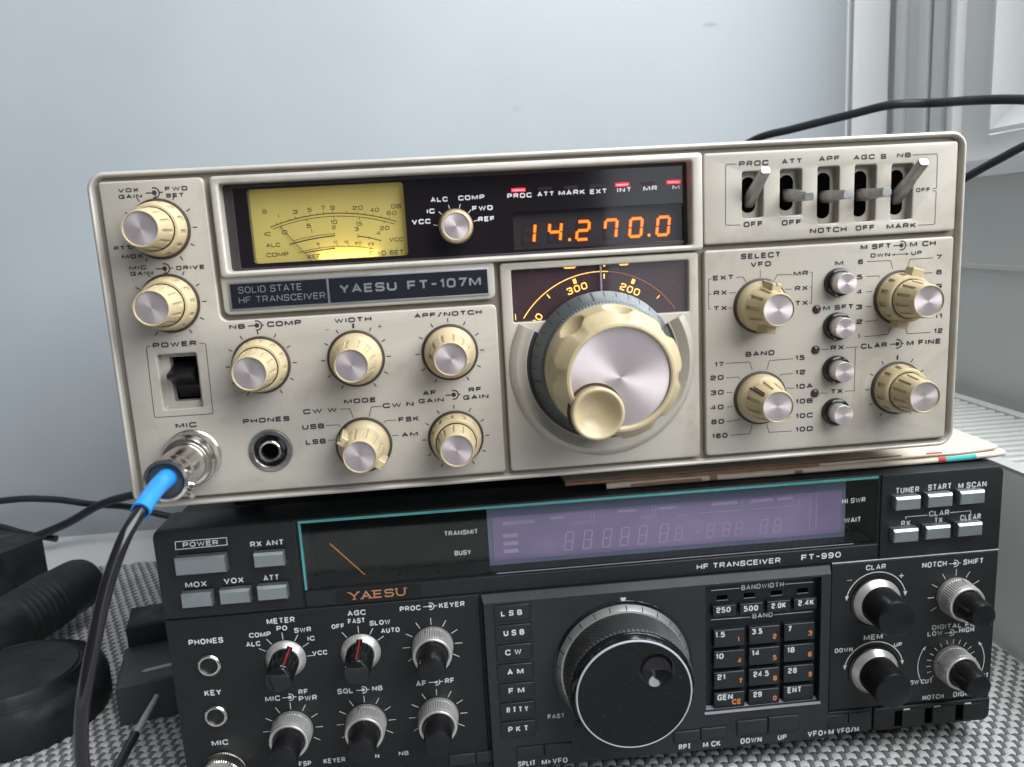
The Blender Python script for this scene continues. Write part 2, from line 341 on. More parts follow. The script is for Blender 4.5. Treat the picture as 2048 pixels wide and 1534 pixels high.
def dup(o, parent, loc=None, ry=None):
    c = o.copy(); COL.objects.link(c); c.parent = parent
    if loc is not None: c.location = loc
    if ry is not None: c.rotation_euler = (0, ry, 0)
    for ch in list(o.children): dup(ch, c)
    return c
def spline(pts, n=8):
    P = [Vector(p) for p in pts]; out = []
    for i in range(len(P) - 1):
        p0, p1, p2, p3 = P[max(i - 1, 0)], P[i], P[i + 1], P[min(i + 2, len(P) - 1)]
        for j in range(n):
            t = j / n; out.append(.5 * ((2 * p1) + (p2 - p0) * t + (2 * p0 - 5 * p1 + 4 * p2 - p3) * t * t + (3 * p1 - p0 - 3 * p2 + p3) * t ** 3))
    return out + [P[-1]]
# ---------------------------------------------------------------- measured print on both fronts (text, left x, right x, baseline, cap height), mm
TXT_PANEL=[('VOX',11.1,18.3,7.6,1.47),('GAIN',11.0,19.2,9.8,1.47),('FWD',27.5,35.5,7.9,1.61),('SET',27.6,34.0,10.2,1.52),('PTT',6.7,12.9,28.0,1.55),('MOX',9.1,16.7,31.2,1.55),('MIC',11.1,17.2,35.4,1.52),('GAIN',11.2,19.3,37.5,1.47),('DRIVE',27.8,38.1,36.4,1.57),('NB',44.3,50.1,59.5,1.86),('COMP',58.3,71.0,59.5,2.06),('POWER',15.6,31.7,64.7,1.96),('MIC',19.9,27.7,96.0,2.03),('PHONES',45.1,62.8,96.2,1.95),('WIDTH',83.4,97.4,59.7,1.88),('APF/NOTCH',113.6,139.6,59.7,1.8),('MODE',84.1,96.4,91.2,1.86),('CW·W',68.2,81.2,94.1,1.95),('USB',67.2,75.7,100.2,2.06),('LSB',67.9,75.7,106.3,2.08),('CW·N',98.8,110.8,94.0,1.97),('FSK',104.4,112.4,100.0,1.98),('AM',105.1,111.5,106.1,1.9),('AF',114.6,119.9,90.1,1.87),('GAIN',112.8,122.6,93.1,1.77),('RF',132.5,137.6,90.0,1.87),('GAIN',130.2,140.2,93.0,1.88),('-',79.4,81.2,62.6,1.23),('+',99.4,101.2,62.8,1.71),('SELECT',242.3,258.4,44.8,2.18),('VFO',246.2,254.5,48.1,2.07),('EXT',231.0,239.4,52.4,1.95),('RX',231.2,236.7,58.3,1.97),('TX',231.1,236.7,64.4,1.98),('MR',263.7,269.8,52.6,1.97),('RX',264.3,269.7,58.5,1.98),('TX',264.5,269.8,64.4,2.0),('M',280.7,284.1,49.5,1.97),('M SFT',291.1,303.7,43.9,2.09),('M CH',311.5,322.4,43.9,2.1),('DWN',295.3,303.5,47.2,1.73),('UP',312.2,316.6,47.2,1.73),('6',290.2,292.3,49.5,1.98),('5',289.9,292.2,55.5,1.99),('4',289.9,292.2,61.4,2.0),('3',289.9,292.4,67.5,2.02),('2',290.1,292.6,73.5,2.03),('1',290.9,291.7,79.4,1.92),('7',322.7,325.2,49.5,1.99),('8',323.0,325.4,55.5,2.0),('9',323.2,325.7,61.2,2.02),('10',322.7,326.0,67.3,2.03),('11',323.1,326.3,73.3,2.05),('12',323.1,326.9,79.4,2.06),('M SFT',276.1,288.8,67.1,2.01),('RX',279.5,285.2,83.4,2.05),('TX',279.9,285.1,101.5,2.09),('CLAR',292.3,303.4,83.7,2.18),('M FINE',311.7,326.3,83.7,2.19),('BAND',244.1,256.1,83.7,2.16),('17',231.4,235.1,86.9,2.03),('20',229.6,235.1,92.3,2.05),('30',229.7,235.1,98.4,2.06),('40',229.5,235.0,104.5,2.07),('80',229.8,235.2,110.5,2.09),('160',230.0,236.6,116.5,2.1),('15',264.8,268.8,86.5,2.05),('12',264.8,269.1,92.5,2.06),('10A',264.9,272.3,98.4,2.08),('10B',265.1,272.4,104.6,2.09),('10C',265.2,272.5,110.7,2.11),('10D',265.2,272.6,116.4,2.12),('PROC',241.6,253.3,9.5,2.07),('ATT',258.5,266.7,9.4,1.97),('APF',273.3,281.8,9.1,1.98),('AGC',287.3,295.9,9.2,1.88),('S',298.3,300.6,9.3,1.89),('NB',304.9,310.6,9.2,1.89),('OFF',243.4,251.2,32.5,2.13),('OFF',258.7,266.7,32.7,2.14),('NOTCH',270.1,285.2,36.4,2.15),('OFF',288.8,296.7,36.3,2.05),('MARK',301.5,313.8,36.4,2.06),('OFF',313.2,319.1,22.7,1.61)]
TXT_DISPLAY=[('ALC',123.0,129.4,16.7,1.82),('COMP',133.4,143.3,16.6,1.83),('IC',121.3,124.2,20.8,1.78),('FWD',138.4,146.2,20.7,1.84),('VCC',115.4,122.4,24.5,1.84),('REF',140.4,146.7,24.8,1.85),('PROC',151.9,161.2,16.8,1.84),('ATT',163.4,169.8,16.7,1.79),('MARK',171.5,181.7,16.7,1.9),('EXT',183.6,190.2,16.8,1.85),('INT',194.1,199.7,16.7,1.8),('MR',204.3,209.8,16.7,1.86),('M',215.7,218.6,16.7,1.7)]
TXT_PLATE=[('SOLID STATE',49.3,72.7,46.3,2.51),('HF TRANSCEIVER',49.1,81.1,50.0,2.42),('YAESU',86.5,107.9,48.6,3.39),('FT-107M',111.9,139.9,48.8,3.52)]
TXT_METER=[('S',60.4,62.0,17.5,1.44),('1',65.8,66.2,19.4,1.34),('3',71.4,73.2,18.2,1.44),('5',77.0,78.5,17.7,1.45),('7',82.0,83.4,17.3,1.45),('9',85.4,87.0,17.4,1.45),('20',93.7,97.4,17.9,1.45),('40',100.0,103.4,19.0,1.46),('DB',108.1,111.7,18.1,1.46),('60',106.2,109.8,20.5,1.46),('IC',60.3,62.5,25.7,1.45),('0',66.9,68.7,25.4,1.45),('5',76.0,77.7,23.5,1.45),('10',85.0,87.5,22.7,1.46),('15',94.3,96.7,23.8,1.46),('20',103.3,106.7,25.9,1.47),('1',77.5,77.9,25.5,1.46),('2',85.4,86.8,24.6,1.36),('3',93.7,95.2,25.7,1.47),('4',101.7,103.3,27.6,1.37),('ALC',60.4,65.5,29.9,1.46),('VCC',106.4,111.6,30.4,1.48),('COMP',60.2,68.3,33.5,1.47),('REF',75.3,80.1,35.1,1.58),('FWD SET',98.6,111.4,35.3,1.7),('5',79.1,80.2,30.2,0.94),('10',85.2,86.9,29.9,0.95),('15',89.3,91.1,30.1,0.95),('20',93.4,95.9,30.7,0.95),('25',98.2,100.5,31.3,0.95)]
TXT_BLACK=[('POWER',12.2,26.6,8.0,2.18),('RX ANT',39.3,53.1,10.3,2.49),('MOX',10.9,19.7,25.9,2.52),('VOX',26.7,34.9,25.6,2.53),('ATT',43.0,49.5,25.7,2.54),('METER',42.2,54.0,45.4,2.59),('PO',45.9,50.4,48.8,2.3),('SWR',53.2,60.4,50.4,2.31),('IC',58.4,61.3,54.6,2.16),('VCC',59.7,66.0,61.6,2.18),('COMP',34.2,43.3,50.9,2.3),('ALC',32.5,38.4,54.9,2.31),('AGC',76.2,83.9,44.8,2.46),('FAST',76.1,83.4,48.4,2.31),('OFF',69.0,74.5,50.1,2.16),('SLOW',85.2,94.0,50.1,2.32),('AUTO',89.7,97.7,54.1,2.33),('PHONES',8.9,23.3,51.9,2.6),('KEY',12.5,19.6,76.0,2.67),('MIC',12.6,19.6,100.0,2.58),('MIC',37.6,43.9,81.3,2.54),('RF',52.0,56.1,79.3,2.38),('PWR',51.8,59.7,82.6,2.55),('SQL',68.6,75.4,80.9,2.55),('NB',83.6,88.1,80.9,2.4),('FSP',48.6,54.0,114.1,2.47),('KEYER',59.4,69.0,113.9,2.47),('N',82.1,83.9,113.7,2.15),('NB',92.5,96.9,113.6,2.16),('PROC',98.5,107.3,44.8,2.37),('KEYER',115.3,126.4,44.8,2.45),('AF',102.7,107.3,80.7,2.7),('RF',115.4,119.5,80.5,2.55),('FAST',159.9,167.5,102.6,2.24),('RPT',219.4,225.1,124.7,2.89),('SPLIT',145.3,153.3,125.1,2.69),('M>VFO',156.1,167.9,125.3,2.7),('DOWN',248.4,258.4,124.8,2.86),('UP',266.0,270.2,124.7,2.7),('VFO>M',280.2,292.7,124.6,2.87),('VFO/M',294.1,304.8,124.5,2.88),('M CK',230.7,239.0,124.7,2.85),('HF TRANSCEIVER',228.6,266.4,37.1,2.52),('FT-990',275.8,293.9,37.0,2.77),('BANDWIDTH',249.1,268.6,49.3,2.48),('BAND',254.2,263.7,63.4,2.37),('CLAR',305.6,314.9,44.3,2.5),('-',296.9,299.5,49.1,1.57),('+',321.0,323.6,49.6,2.67),('NOTCH',331.8,343.3,45.5,2.67),('SHIFT',351.1,360.6,45.7,2.68),('MEM',305.7,314.6,78.4,2.75),('DOWN',292.2,300.7,83.3,2.27),('UP',320.1,323.9,83.0,2.12),('DIGITAL FILTER',337.9,366.6,76.3,2.43),('LOW',335.9,343.1,79.3,2.44),('HIGH',350.9,358.1,79.0,2.61),('LOW CUT',326.8,339.4,103.0,2.33),('HIGH CUT',354.7,366.6,102.8,2.35),('NOTCH',335.0,345.3,111.5,2.53),('DIGI.',349.8,357.2,111.4,2.7),('TUNER',318.0,328.8,9.4,2.75),('START',332.8,343.6,9.1,2.76),('M SCAN',346.7,359.8,9.4,2.77),('CLAR',333.8,343.2,21.3,2.71),('RX',321.1,325.4,24.7,2.53),('TX',336.4,340.2,24.4,2.36),('CLEAR',348.4,358.1,24.4,2.72)]
TXT_GLASS=[('HI SWR',294.1,304.8,12.3,2.31),('WAIT',295.5,303.0,21.3,2.34),('TRANSMIT',119.8,134.1,12.5,2.12),('BUSY',123.6,130.6,21.6,2.14)]
TXT_BADGE=[('YAESU',77.8,101.6,37.5,3.67)]
TXT_KEYS=[('L S B',141.7,150.9,50.6,2.55),('U S B',142.3,151.4,60.0,2.73),('C W',142.5,149.7,69.2,2.76),('A M',142.9,150.1,78.6,2.78),('F M',143.0,150.0,87.8,2.81),('R T T Y',141.6,151.3,97.1,2.84),('P K T',141.8,150.9,106.7,2.87),('250',236.9,243.3,57.8,2.65),('500',249.3,255.8,58.2,2.66),('2.0K',261.9,268.5,58.0,2.66),('2.4K',274.1,281.3,57.8,2.67),('1.5',236.2,240.7,69.5,2.68),('3.5',253.1,257.7,69.5,2.69),('7',269.5,270.8,69.7,2.7),('10',236.4,240.0,80.0,2.71),('14',252.9,256.5,80.0,2.72),('18',269.2,272.7,80.1,2.73),('21',237.1,240.7,90.3,2.74),('24.5',253.7,260.9,90.5,2.75),('28',269.8,273.9,90.4,2.76),('GEN',237.0,244.2,100.5,2.94),('29',253.7,257.7,100.6,2.78),('ENT',269.7,276.2,100.2,2.95)]
TXT_ORANGE=[('1',246.3,247.2,72.3,2.38),('2',262.6,264.3,72.5,2.39),('3',279.0,280.7,72.5,2.39),('4',246.5,248.2,82.7,2.41),('5',262.7,264.4,82.9,2.41),('6',279.0,280.7,82.9,2.42),('7',246.9,248.6,92.8,2.43),('8',262.9,264.7,93.1,2.44),('9',279.3,280.9,92.8,2.45),('CE',243.8,248.2,103.1,2.62),('0',262.9,264.6,103.1,2.47)]
LINES_PANEL=[[(240.3,51.7),(243.0,51.6),(244.4,53.7)],[(237.5,57.6),(240.3,57.6)],[(237.2,63.5),(238.9,63.6)],[(250.1,49.3),(250.2,52.1)],[(263.2,51.8),(257.0,51.7),(256.0,53.6)],[(263.2,57.7),(260.3,57.5)],[(270.5,51.5),(271.4,51.5),(271.3,63.7),(270.3,63.7)],[(270.6,57.5),(271.4,57.5)],[(230.6,51.6),(229.3,51.7),(229.2,63.4),(230.3,63.5)],[(229.2,57.6),(230.5,57.6)],[(304.1,46.5),(311.3,46.5)],[(293.8,48.6),(303.7,48.7),(304.7,52.1)],[(321.5,48.7),(311.8,48.7),(311.0,51.8)],[(293.8,54.5),(298.7,54.5),(299.5,55.3)],[(317.0,54.6),(321.5,54.6)],[(293.8,60.6),(296.4,60.6)],[(293.7,66.5),(296.4,66.7)],[(293.8,72.6),(298.2,72.5),(299.2,72.0)],[(293.6,78.7),(303.6,78.4),(304.6,75.2)],[(321.7,78.8),(311.8,78.7),(310.9,75.9)],[(275.5,82.7),(278.6,82.8)],[(285.9,82.7),(291.3,82.7)],[(290.0,83.0),(290.0,100.8),(286.0,100.7)],[(275.5,100.7),(278.5,100.9)],[(236.1,85.7),(245.9,85.8),(247.0,89.4)],[(264.0,85.7),(254.0,85.8),(253.1,89.4)],[(236.2,91.7),(241.0,91.6),(242.0,92.5)],[(236.2,97.7),(239.0,97.7)],[(236.5,103.7),(238.9,103.7)],[(236.1,109.7),(240.8,109.5),(241.8,108.9)],[(238.0,115.6),(245.9,115.6),(246.9,111.9)],[(264.0,91.8),(259.1,91.8),(258.3,92.6)],[(261.3,97.7),(264.4,97.8)],[(263.8,115.8),(254.0,115.6),(253.0,112.0)],[(240.7,8.4),(236.8,8.4),(236.4,9.0),(236.2,30.8),(236.6,31.3),(242.1,31.5)],[(311.2,8.4),(321.0,8.4),(321.5,8.9),(321.7,21.2),(321.4,21.6),(319.9,21.7)],[(320.0,22.5),(321.2,22.5),(321.6,22.9),(321.6,35.1),(321.2,35.5),(314.6,35.5)],[(82.2,93.1),(86.0,93.2),(87.1,96.9)],[(98.3,93.1),(94.3,93.1),(93.2,96.9)],[(76.3,99.2),(81.1,99.2),(81.9,100.0)],[(103.6,99.0),(99.3,99.0),(98.5,99.9)],[(76.5,105.1),(79.0,105.2)],[(101.4,105.2),(103.8,105.2)],[(14.9,63.8),(13.6,63.9),(13.2,64.4),(12.6,90.6),(13.1,91.2),(33.9,91.3),(34.4,90.8),(34.9,64.6),(34.5,64.1),(32.6,63.9)]]
LINES_BLACK=[[(9.3,5.3),(30.1,5.2),(30.0,8.4),(9.1,8.7),(9.3,5.3)],[(235.4,48.2),(248.3,48.2)],[(269.1,48.2),(282.2,48.3)],[(235.3,62.2),(253.2,62.6)],[(264.4,62.5),(282.3,62.5)],[(323.4,21.6),(323.1,20.5),(333.1,20.5)],[(343.5,20.2),(353.1,20.1),(353.3,21.4)]]
SYM_PANEL=[(23.6,8.2,20.6,26.7),(23.7,35.5,20.6,26.7),(54.5,58.6,51.2,57.1),(126.6,90.6,123.4,129.2),(308.0,43.0,304.7,310.3),(307.8,82.6,304.7,310.5)]
SYM_BLACK=[(48.1,80.2,44.9,51.0),(79.7,79.9,76.8,82.4),(111.6,43.5,108.5,114.5),(111.6,79.3,108.3,114.6),(347.2,44.6,344.4,349.9),(347.1,78.4,344.0,350.3)]
# ================================================================ SETTING (mm in the beige radio's front frame: x right, y down, depth away)
def wmb(): return MB()
def wbuild(mb, name, parent=None, smooth=32, **k): return mb.build(name, parent, 0, 279, None, smooth, **k)
def wbox(mb, x0, x1, y0, y1, z0, z1): return mb.solid(x0, x1, y0, y1, -z1, -z0)
m = wmb().mat(DESK); wbox(m, -900, 560, 280.6, 310, -330, 436); tag(wbuild(m, 'desk'), None, None, kind='structure')
m = wmb().mat(WALL); wbox(m, -1300, 498.5, -900, 330, 420, 440); tag(wbuild(m, 'wall'), None, None, kind='structure')
m = wmb().mat(POST); wbox(m, 498.5, 503.0, -900, 330, 424, 440); wbox(m, 503.0, 536, -900, 330, 416.5, 440); tag(wbuild(m, 'corner_post'), None, None, kind='structure')
# window wall on the right: panel, sill mouldings
m = wmb().mat(WALLR)
wbox(m, 541, 600, 8, 74, -900, 440); wbox(m, 538.5, 600, 74, 77, -900, 440); wbox(m, 541.5, 600, 77, 420, -900, 440)
m.mat(WHITE); wbox(m, 527, 600, -4, 8, -900, 440)
wbox(m, 545, 600, -900, -4, 352.2, 440)
tag(wbuild(m, 'window_wall'), None, None, kind='structure')
m = wmb().mat(WHITE)
wn = empty('window', 'white framed window with bevelled glazing bead, right of both radios', 'window'); wn.location = (.54, .1, .287)
def wpart(mb, name, **k):
    o = wbuild(mb, name, wn, **k); o.matrix_parent_inverse = Matrix.Translation(-Vector(wn.location)); return o
def vprof(pts, name, y1=-4.2, mt_=WHITE):
    q = wmb().mat(mt_); q.loops([[(x, -900, -z) for x, z in pts], [(x, y1, -z) for x, z in pts]], False); q.face([(x, y1, -z) for x, z in pts]); wpart(q, name, smooth=35)
vprof([(540, 424), (540, 407.5), (538.8, 407), (536.4, 405.8), (536, 404), (536, 398.5), (536.6, 396.4), (539.5, 395.6), (540.8, 395), (540.8, 371.5), (539.6, 370), (534.8, 368.4), (534.2, 366), (534.2, 360), (535.2, 357.4), (550, 357)], 'fixed_frame')
vprof([(550, 351.6), (536.4, 351.4), (535.8, 350), (535.8, 338.5), (536.8, 336.4), (540, 335.6), (540, 327), (538.6, 325.6), (533.4, 323.8), (533, 322), (533, 319.6), (534.2, 317.6), (541.5, 316.6), (541.5, 283.2)], 'sash')
m = wmb().mat(SEAL); wbox(m, 543, 547, -900, -4, 351.8, 356.8); wpart(m, 'gasket')
m = wmb().mat(WHITE); wbox(m, 541.6, 552, -22.5, -4.3, -900, 316); wpart(m, 'bottom_rail')
# bead round the glass: vertical and bottom, mitred
m = wmb().mat(WHITE)
pr = [(541.5, 283), (539, 282.4), (539, 279.5), (540, 278.5), (551, 258), (552, 254)]
def beadpt(x, z, y): return (x, y, -z)
m.loops([[beadpt(x, z, -900) for x, z in pr], [beadpt(x, z, -22.7 - (283 - z)) for x, z in pr], [(x, -22.7 - (283 - z), 900) for x, z in pr]], False)
wpart(m, 'glazing_bead', smooth=20)
m = wmb().mat(GLASS); m.face([(553, -900, -256), (553, -50, -256), (553, -50, 900), (553, -900, 900)]); wpart(m, 'pane', smooth=0)
# outdoor light seen through the pane: the overcast sky (a backdrop outside, far off)
m = wmb().mat(M('overcast_sky', (.8, .86, .95), 1, var=0, emit=1.5, ecol=(.86, .92, 1))); m.face([(3500, -7000, -16000), (3500, 2500, -16000), (3500, 2500, 16000), (3500, -7000, 16000)])
tag(wbuild(m, 'sky', smooth=0), None, None, kind='structure')
# radiator
rd = empty('radiator', 'white convector radiator with slotted top grille, under the window', 'radiator'); rd.location = (.476, 0, 0)
def rpart(mb, name, **k):
    o = wbuild(mb, name, rd, **k); o.matrix_parent_inverse = Matrix.Translation(-Vector(rd.location)); return o
m = wmb().mat(RADI)
m.plate(rrect(431, 174, 434, 600, 1, 2), 500, -405, .4); m.plate(rrect(518, 174, 521, 600, 1, 2), 500, -405, .4)
rpart(m, 'side_panel')
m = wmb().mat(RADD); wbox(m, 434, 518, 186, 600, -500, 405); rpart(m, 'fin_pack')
m = wmb().mat(RADI); wbox(m, 431, 440, 172.8, 175, -500, 405); wbox(m, 512, 521, 172.8, 175, -500, 405); rpart(m, 'grille_rail')
sm = None
for k in range(60):
    z = 398 - k * 9.8
    if sm is None:
        m = wmb().mat(RADI); ls = []
        for t in range(7):
            a = PI * t / 6; ls.append([(440, 175.2 - 1.3 * math.sin(a) + (1.5 if t in (0, 6) else 0), 3.1 * math.cos(a)), (512, 175.2 - 1.3 * math.sin(a) + (1.5 if t in (0, 6) else 0), 3.1 * math.cos(a))])
        m.loops(ls, False); sm = m.build('slat', rd, 476, 0, recalc=False); sm.location = (0, z * .001, .279)
    else:
        c = sm.copy(); COL.objects.link(c); c.location = (0, z * .001, .279)
# ---------------- woven mat
mt = empty('woven_mat', 'grey and white woven vinyl mat on the desk, under both radios', 'mat'); mt.location = (.05, .1, -.0016)
ang = math.radians(-7); ca, sa = math.cos(ang), math.sin(ang)
m = wmb().mat(MATB); m.solid(-399, 427, 279.6, 280.4, -334, 244); o = wbuild(m, 'backing', mt); o.matrix_parent_inverse = Matrix.Translation(-Vector(mt.location))
P1, P2 = 3.29, 5.0
def strand(u0, u1, v, wd, per, ph, mat_, name, along):
    mb = MB().mat(mat_); ls = [[], [], [], [], []]
    n = int((u1 - u0) / per * 2); v += random.uniform(-.22, .22); wd *= random.uniform(.9, 1.06); hz = random.uniform(-.12, .12); ph0 = random.uniform(0, 6.28)
    for i in range(n + 1):
        u = u0 + i * per / 2; hh = .62 * math.cos(PI * u / per + ph * PI); 
        for k, (f, dz) in enumerate(((-1, -.45), (-.62, .12), (0, .28), (.62, .12), (1, -.45))):
            vv = v + f * wd / 2 + .18 * math.sin(u * .045 + ph0) + .12 * math.sin(u * .13 + ph0 * 2)
            X, Y = (u, vv) if along else (vv, u)
            ls[k].append((X * ca - Y * sa, 278.55 - (hh + dz + hz), -(X * sa + Y * ca)))
    # keep only the run inside the mat outline
    ok = [i for i in range(n + 1) if -400 < ls[2][i][0] < 428 and -335 < ls[2][i][2] < 245]
    if len(ok) < 3: return
    ls = [[l[i] for i in ok] for l in ls]; mb.loops(ls, False)
    o = wbuild(mb, name, mt, smooth=60, recalc=False, weld=False); o.matrix_parent_inverse = Matrix.Translation(-Vector(mt.location))
for j in range(-52, 80): strand(-160 * P1, 170 * P1, j * P2, 4.5, P1, j, MATL, 'cross_strand', True)
for i in range(-138, 142): strand(-56 * P2, 82 * P2, i * P1, 2.7, P2, i + 1, MATD, 'long_strand', False)
# ================================================================ BEIGE TRANSCEIVER
W_, H_ = 334., 127.3
R1 = empty('radio_transceiver', 'beige transceiver with lit yellow meter and orange digits, stacked on the black one', 'radio')
R1.location = (W_ / 2 * .001, 0, (279 - 141.3) * .001)
OX, OZ = W_ / 2, 141.3
def U(mb, name, parent=None, **k):
    return mb.build(name, parent or R1, OX, OZ, **k)
def at(x, z, d=0): return ((x - OX) * .001, -d * .001, (OZ - z) * .001)
# case
m = MB().mat(GROOVE); m.plate(rrect(3, 3, W_ - 3, H_ - 3, 5), -9, -300, 1); U(m, 'case')
for x in (32, 302):
    for d in (-45, -270):
        m = MB().mat(RUBBER); m.loops([[(x + r * math.cos(a * PI / 8), zz, d + r * math.sin(a * PI / 8)) for a in range(16)] for r, zz in ((8, 124), (8, 131), (7, 141.2))], True, False, True); U(m, 'foot')
# rim: rounded outer frame
m = MB().mat(RIM); ro = rrect(0, 0, W_, H_, 6.5, 8)
prof = [(-14, 1.2), (-9, 0), (-1.4, 0), (-.8, .1), (-.3, .38), (0, .8), (.05, 1.1), (-.15, 1.45), (-.7, 1.75), (-2.6, 2.1), (-3.0, 2.3)]
m.loops([[(x, z, d) for x, z in inset(ro, i)] for d, i in prof]); U(m, 'front_rim', smooth=50)
# openings
DISP = rrect(46.6, 6.3, 222.6, 38.1, 1, 3); DWIN = rrect(151.7, 43.7, 221.3, 63.9, .6, 3)
SLOTS = [(242.9, 11.5, 251.3, 29.0), (258.0, 11.3, 266.7, 28.9), (273.1, 11.1, 281.8, 32.8), (288.1, 11.2, 296.8, 32.8), (303.1, 11.5, 311.9, 32.9)]
SLOTS = [rrect(a, b, c, e, .8, 3) for a, b, c, e in SLOTS]; PWR = rrect(16.4, 67.4, 30.9, 88.5, .8, 3); PH = circ(54.2, 107.6, 8.2, 40)
m = MB().mat(GROOVE); m.tess([inset(ro, 2.0), DISP, DWIN, PWR, PH] + SLOTS, -2.6); U(m, 'groove_floor', smooth=0)
# six raised panels
def panel(loop, holes=(), hd=-4.2):
    mm = MB().mat(BEIGE); mm.plate(loop, 0, -2.8, .7, holes, hd, .55); return U(mm, 'front_panel', smooth=40)
panel(rpoly([(4.4, 3.5), (41.4, 3.5), (41.4, 56.3), (145.3, 56.3), (145.3, 123.6), (4.4, 123.6)], [1, 2, 3, 2, 1.5, 1], 4), [PWR, PH], -9)
panel(rrect(147.4, 40.8, 225.2, 123.6, 1.4), [DWIN], -4.4)
panel(rrect(227.6, 3.9, 330, 38.4, 1.3), SLOTS, -4.4)
panel(rrect(227.6, 40.6, 330, 123.6, 1.3))
panel(rpoly([(43.0, 39.5), (145.3, 39.5), (145.3, 54.2), (43.0, 54.2)], [.5, 1, 2.5, 2.5], 4))
# display frame
m = MB().mat(RIM); m.plate(rrect(43.6, 3.5, 226.9, 40.2, 1.6), 1.6, -3, 1.0, [DISP], -6, .9); U(m, 'display_frame', smooth=40)
# smoked front panel with openings for meter and digits
MET = rrect(55.2, 8.5, 113.0, 35.8, 1.2, 4); DIG = rrect(154.0, 21.8, 221.0, 36.2, 1, 3)
m = MB().mat(DARKIN); m.plate(rrect(46.4, 6.1, 222.8, 38.3, .5), -4.9, -8, .1, [rrect(50.0, 7.7, 221.3, 37.2, .5)], -6, .2); U(m, 'inner_frame', smooth=0)
m = MB().mat(SMOKE); m.plate(rrect(48.4, 7.0, 222.0, 37.7, .5), -5.0, -7, .1, [MET, DIG], -9, .1); U(m, 'display_panel', smooth=0)
def prints(tab, d, mt_, parent=None, sw=.26, style='wide', name='legend', one=False, dx=0):
    one_m = MB().mat(mt_) if one else None
    for (s, x0, x1, zb, h) in tab:
        mm = one_m or MB().mat(mt_); text(mm, s, x0, x1, zb, h, d, .14 if s in '+-' else sw, style)
        if not one: U(mm, name, parent, smooth=0, recalc=False, weld=False)
    if one: U(one_m, name, parent, smooth=0, recalc=False, weld=False)
DP = -4.9
def persp(tab, d0, d1, cx=125.5, cz=29.1, D=309.):
    """print measured on plane d0, laid on plane d1 behind it"""
    k = (D - d1) / (D - d0); f = lambda v, c: c + (v - c) * k
    return [(s, f(a, cx), f(b, cx), f(z, cz), h * k) for s, a, b, z, h in tab]
prints(persp(TXT_DISPLAY, -1, DP), DP, WINK)
# meter
mf = MB().mat(METER); mf.tess([rrect(54.9, 8.2, 113.3, 36.1, .5)], -8.4); mo = U(mf, 'meter', smooth=0)
mm = MB().mat(METINK); MD = -8.3
for tb in persp(TXT_METER, -3.5, MD): text(mm, tb[0], tb[1], tb[2], tb[3], tb[4], MD, .15)
U(mm, 'scale_lettering', mo, smooth=0, recalc=False, weld=False)
def kx(p, d0=-3.5, d1=MD):
    k = (309. - d1) / (309. - d0); return (125.5 + (p[0] - 125.5) * k, 29.1 + (p[1] - 29.1) * k)
mm = MB().mat(METINK)
def arc3(a, b, c, n=24):
    ax, ay, bx, by, cx, cy = *a, *b, *c; dd = 2 * (ax * (by - cy) + bx * (cy - ay) + cx * (ay - by))
    ux = ((ax * ax + ay * ay) * (by - cy) + (bx * bx + by * by) * (cy - ay) + (cx * cx + cy * cy) * (ay - by)) / dd
    uy = ((ax * ax + ay * ay) * (cx - bx) + (bx * bx + by * by) * (ax - cx) + (cx * cx + cy * cy) * (bx - ax)) / dd
    r = math.hypot(ax - ux, ay - uy); t0 = math.atan2(ay - uy, ax - ux); t1 = math.atan2(cy - uy, cx - ux)
    return [(ux + r * math.cos(t0 + (t1 - t0) * i / n), uy + r * math.sin(t0 + (t1 - t0) * i / n)) for i in range(n + 1)], (ux, uy, r)
dd_ = MD
for a, b, c, wd in (((62.7, 22.6), (86.3, 18.7), (109.6, 23.0), .2), ((63.5, 23.3), (86.2, 19.8), (108.9, 23.9), .14), ((70.7, 28.0), (78.6, 26.7), (86.1, 26.2), .12), ((69, 29.3), (76.5, 27.9), (86, 27.0), .26), ((71.8, 32.6), (86.7, 31.0), (100.4, 32.8), .12), ((74.4, 32.7), (80, 32.1), (85.6, 31.7), .22), ((94.7, 27.6), (99, 28.5), (103.3, 29.8), .2)):
    pts, cen = arc3(kx(a), kx(b), kx(c)); ribbon(mm, pts, wd * .72, dd_); dd_ += .004
    if wd == .2 and a[0] < 70: A1 = cen
for x, ln in ((65.4, .9), (67, .9), (70, .5), (72.3, 1), (75, .6), (77.8, 1), (80.5, .6), (82.8, 1), (84.5, .5), (86.2, 1.1), (91.2, .9), (95.3, 1), (98, .7), (101, 1), (104, .7), (106.8, 1)):
    X, _ = kx((x, 20)); yy = A1[1] - math.sqrt(A1[2] ** 2 - (X - A1[0]) ** 2); n_ = Vector((X - A1[0], yy - A1[1])).normalized()
    ribbon(mm, [(X, yy), (X + n_.x * ln, yy + n_.y * ln)], .07, dd_); dd_ += .003
for x, ln in ((66.5, -2), (76.2, -2.1), (86.4, -2.2), (96, -2.2), (105.4, -2.0)):
    X, _ = kx((x, 20)); yy = A1[1] - math.sqrt(A1[2] ** 2 - (X - A1[0]) ** 2); n_ = Vector((X - A1[0], yy - A1[1])).normalized()
    ribbon(mm, [(X - n_.x * .9, yy - n_.y * .9), (X + n_.x * ln, yy + n_.y * ln)], .07, dd_); dd_ += .003
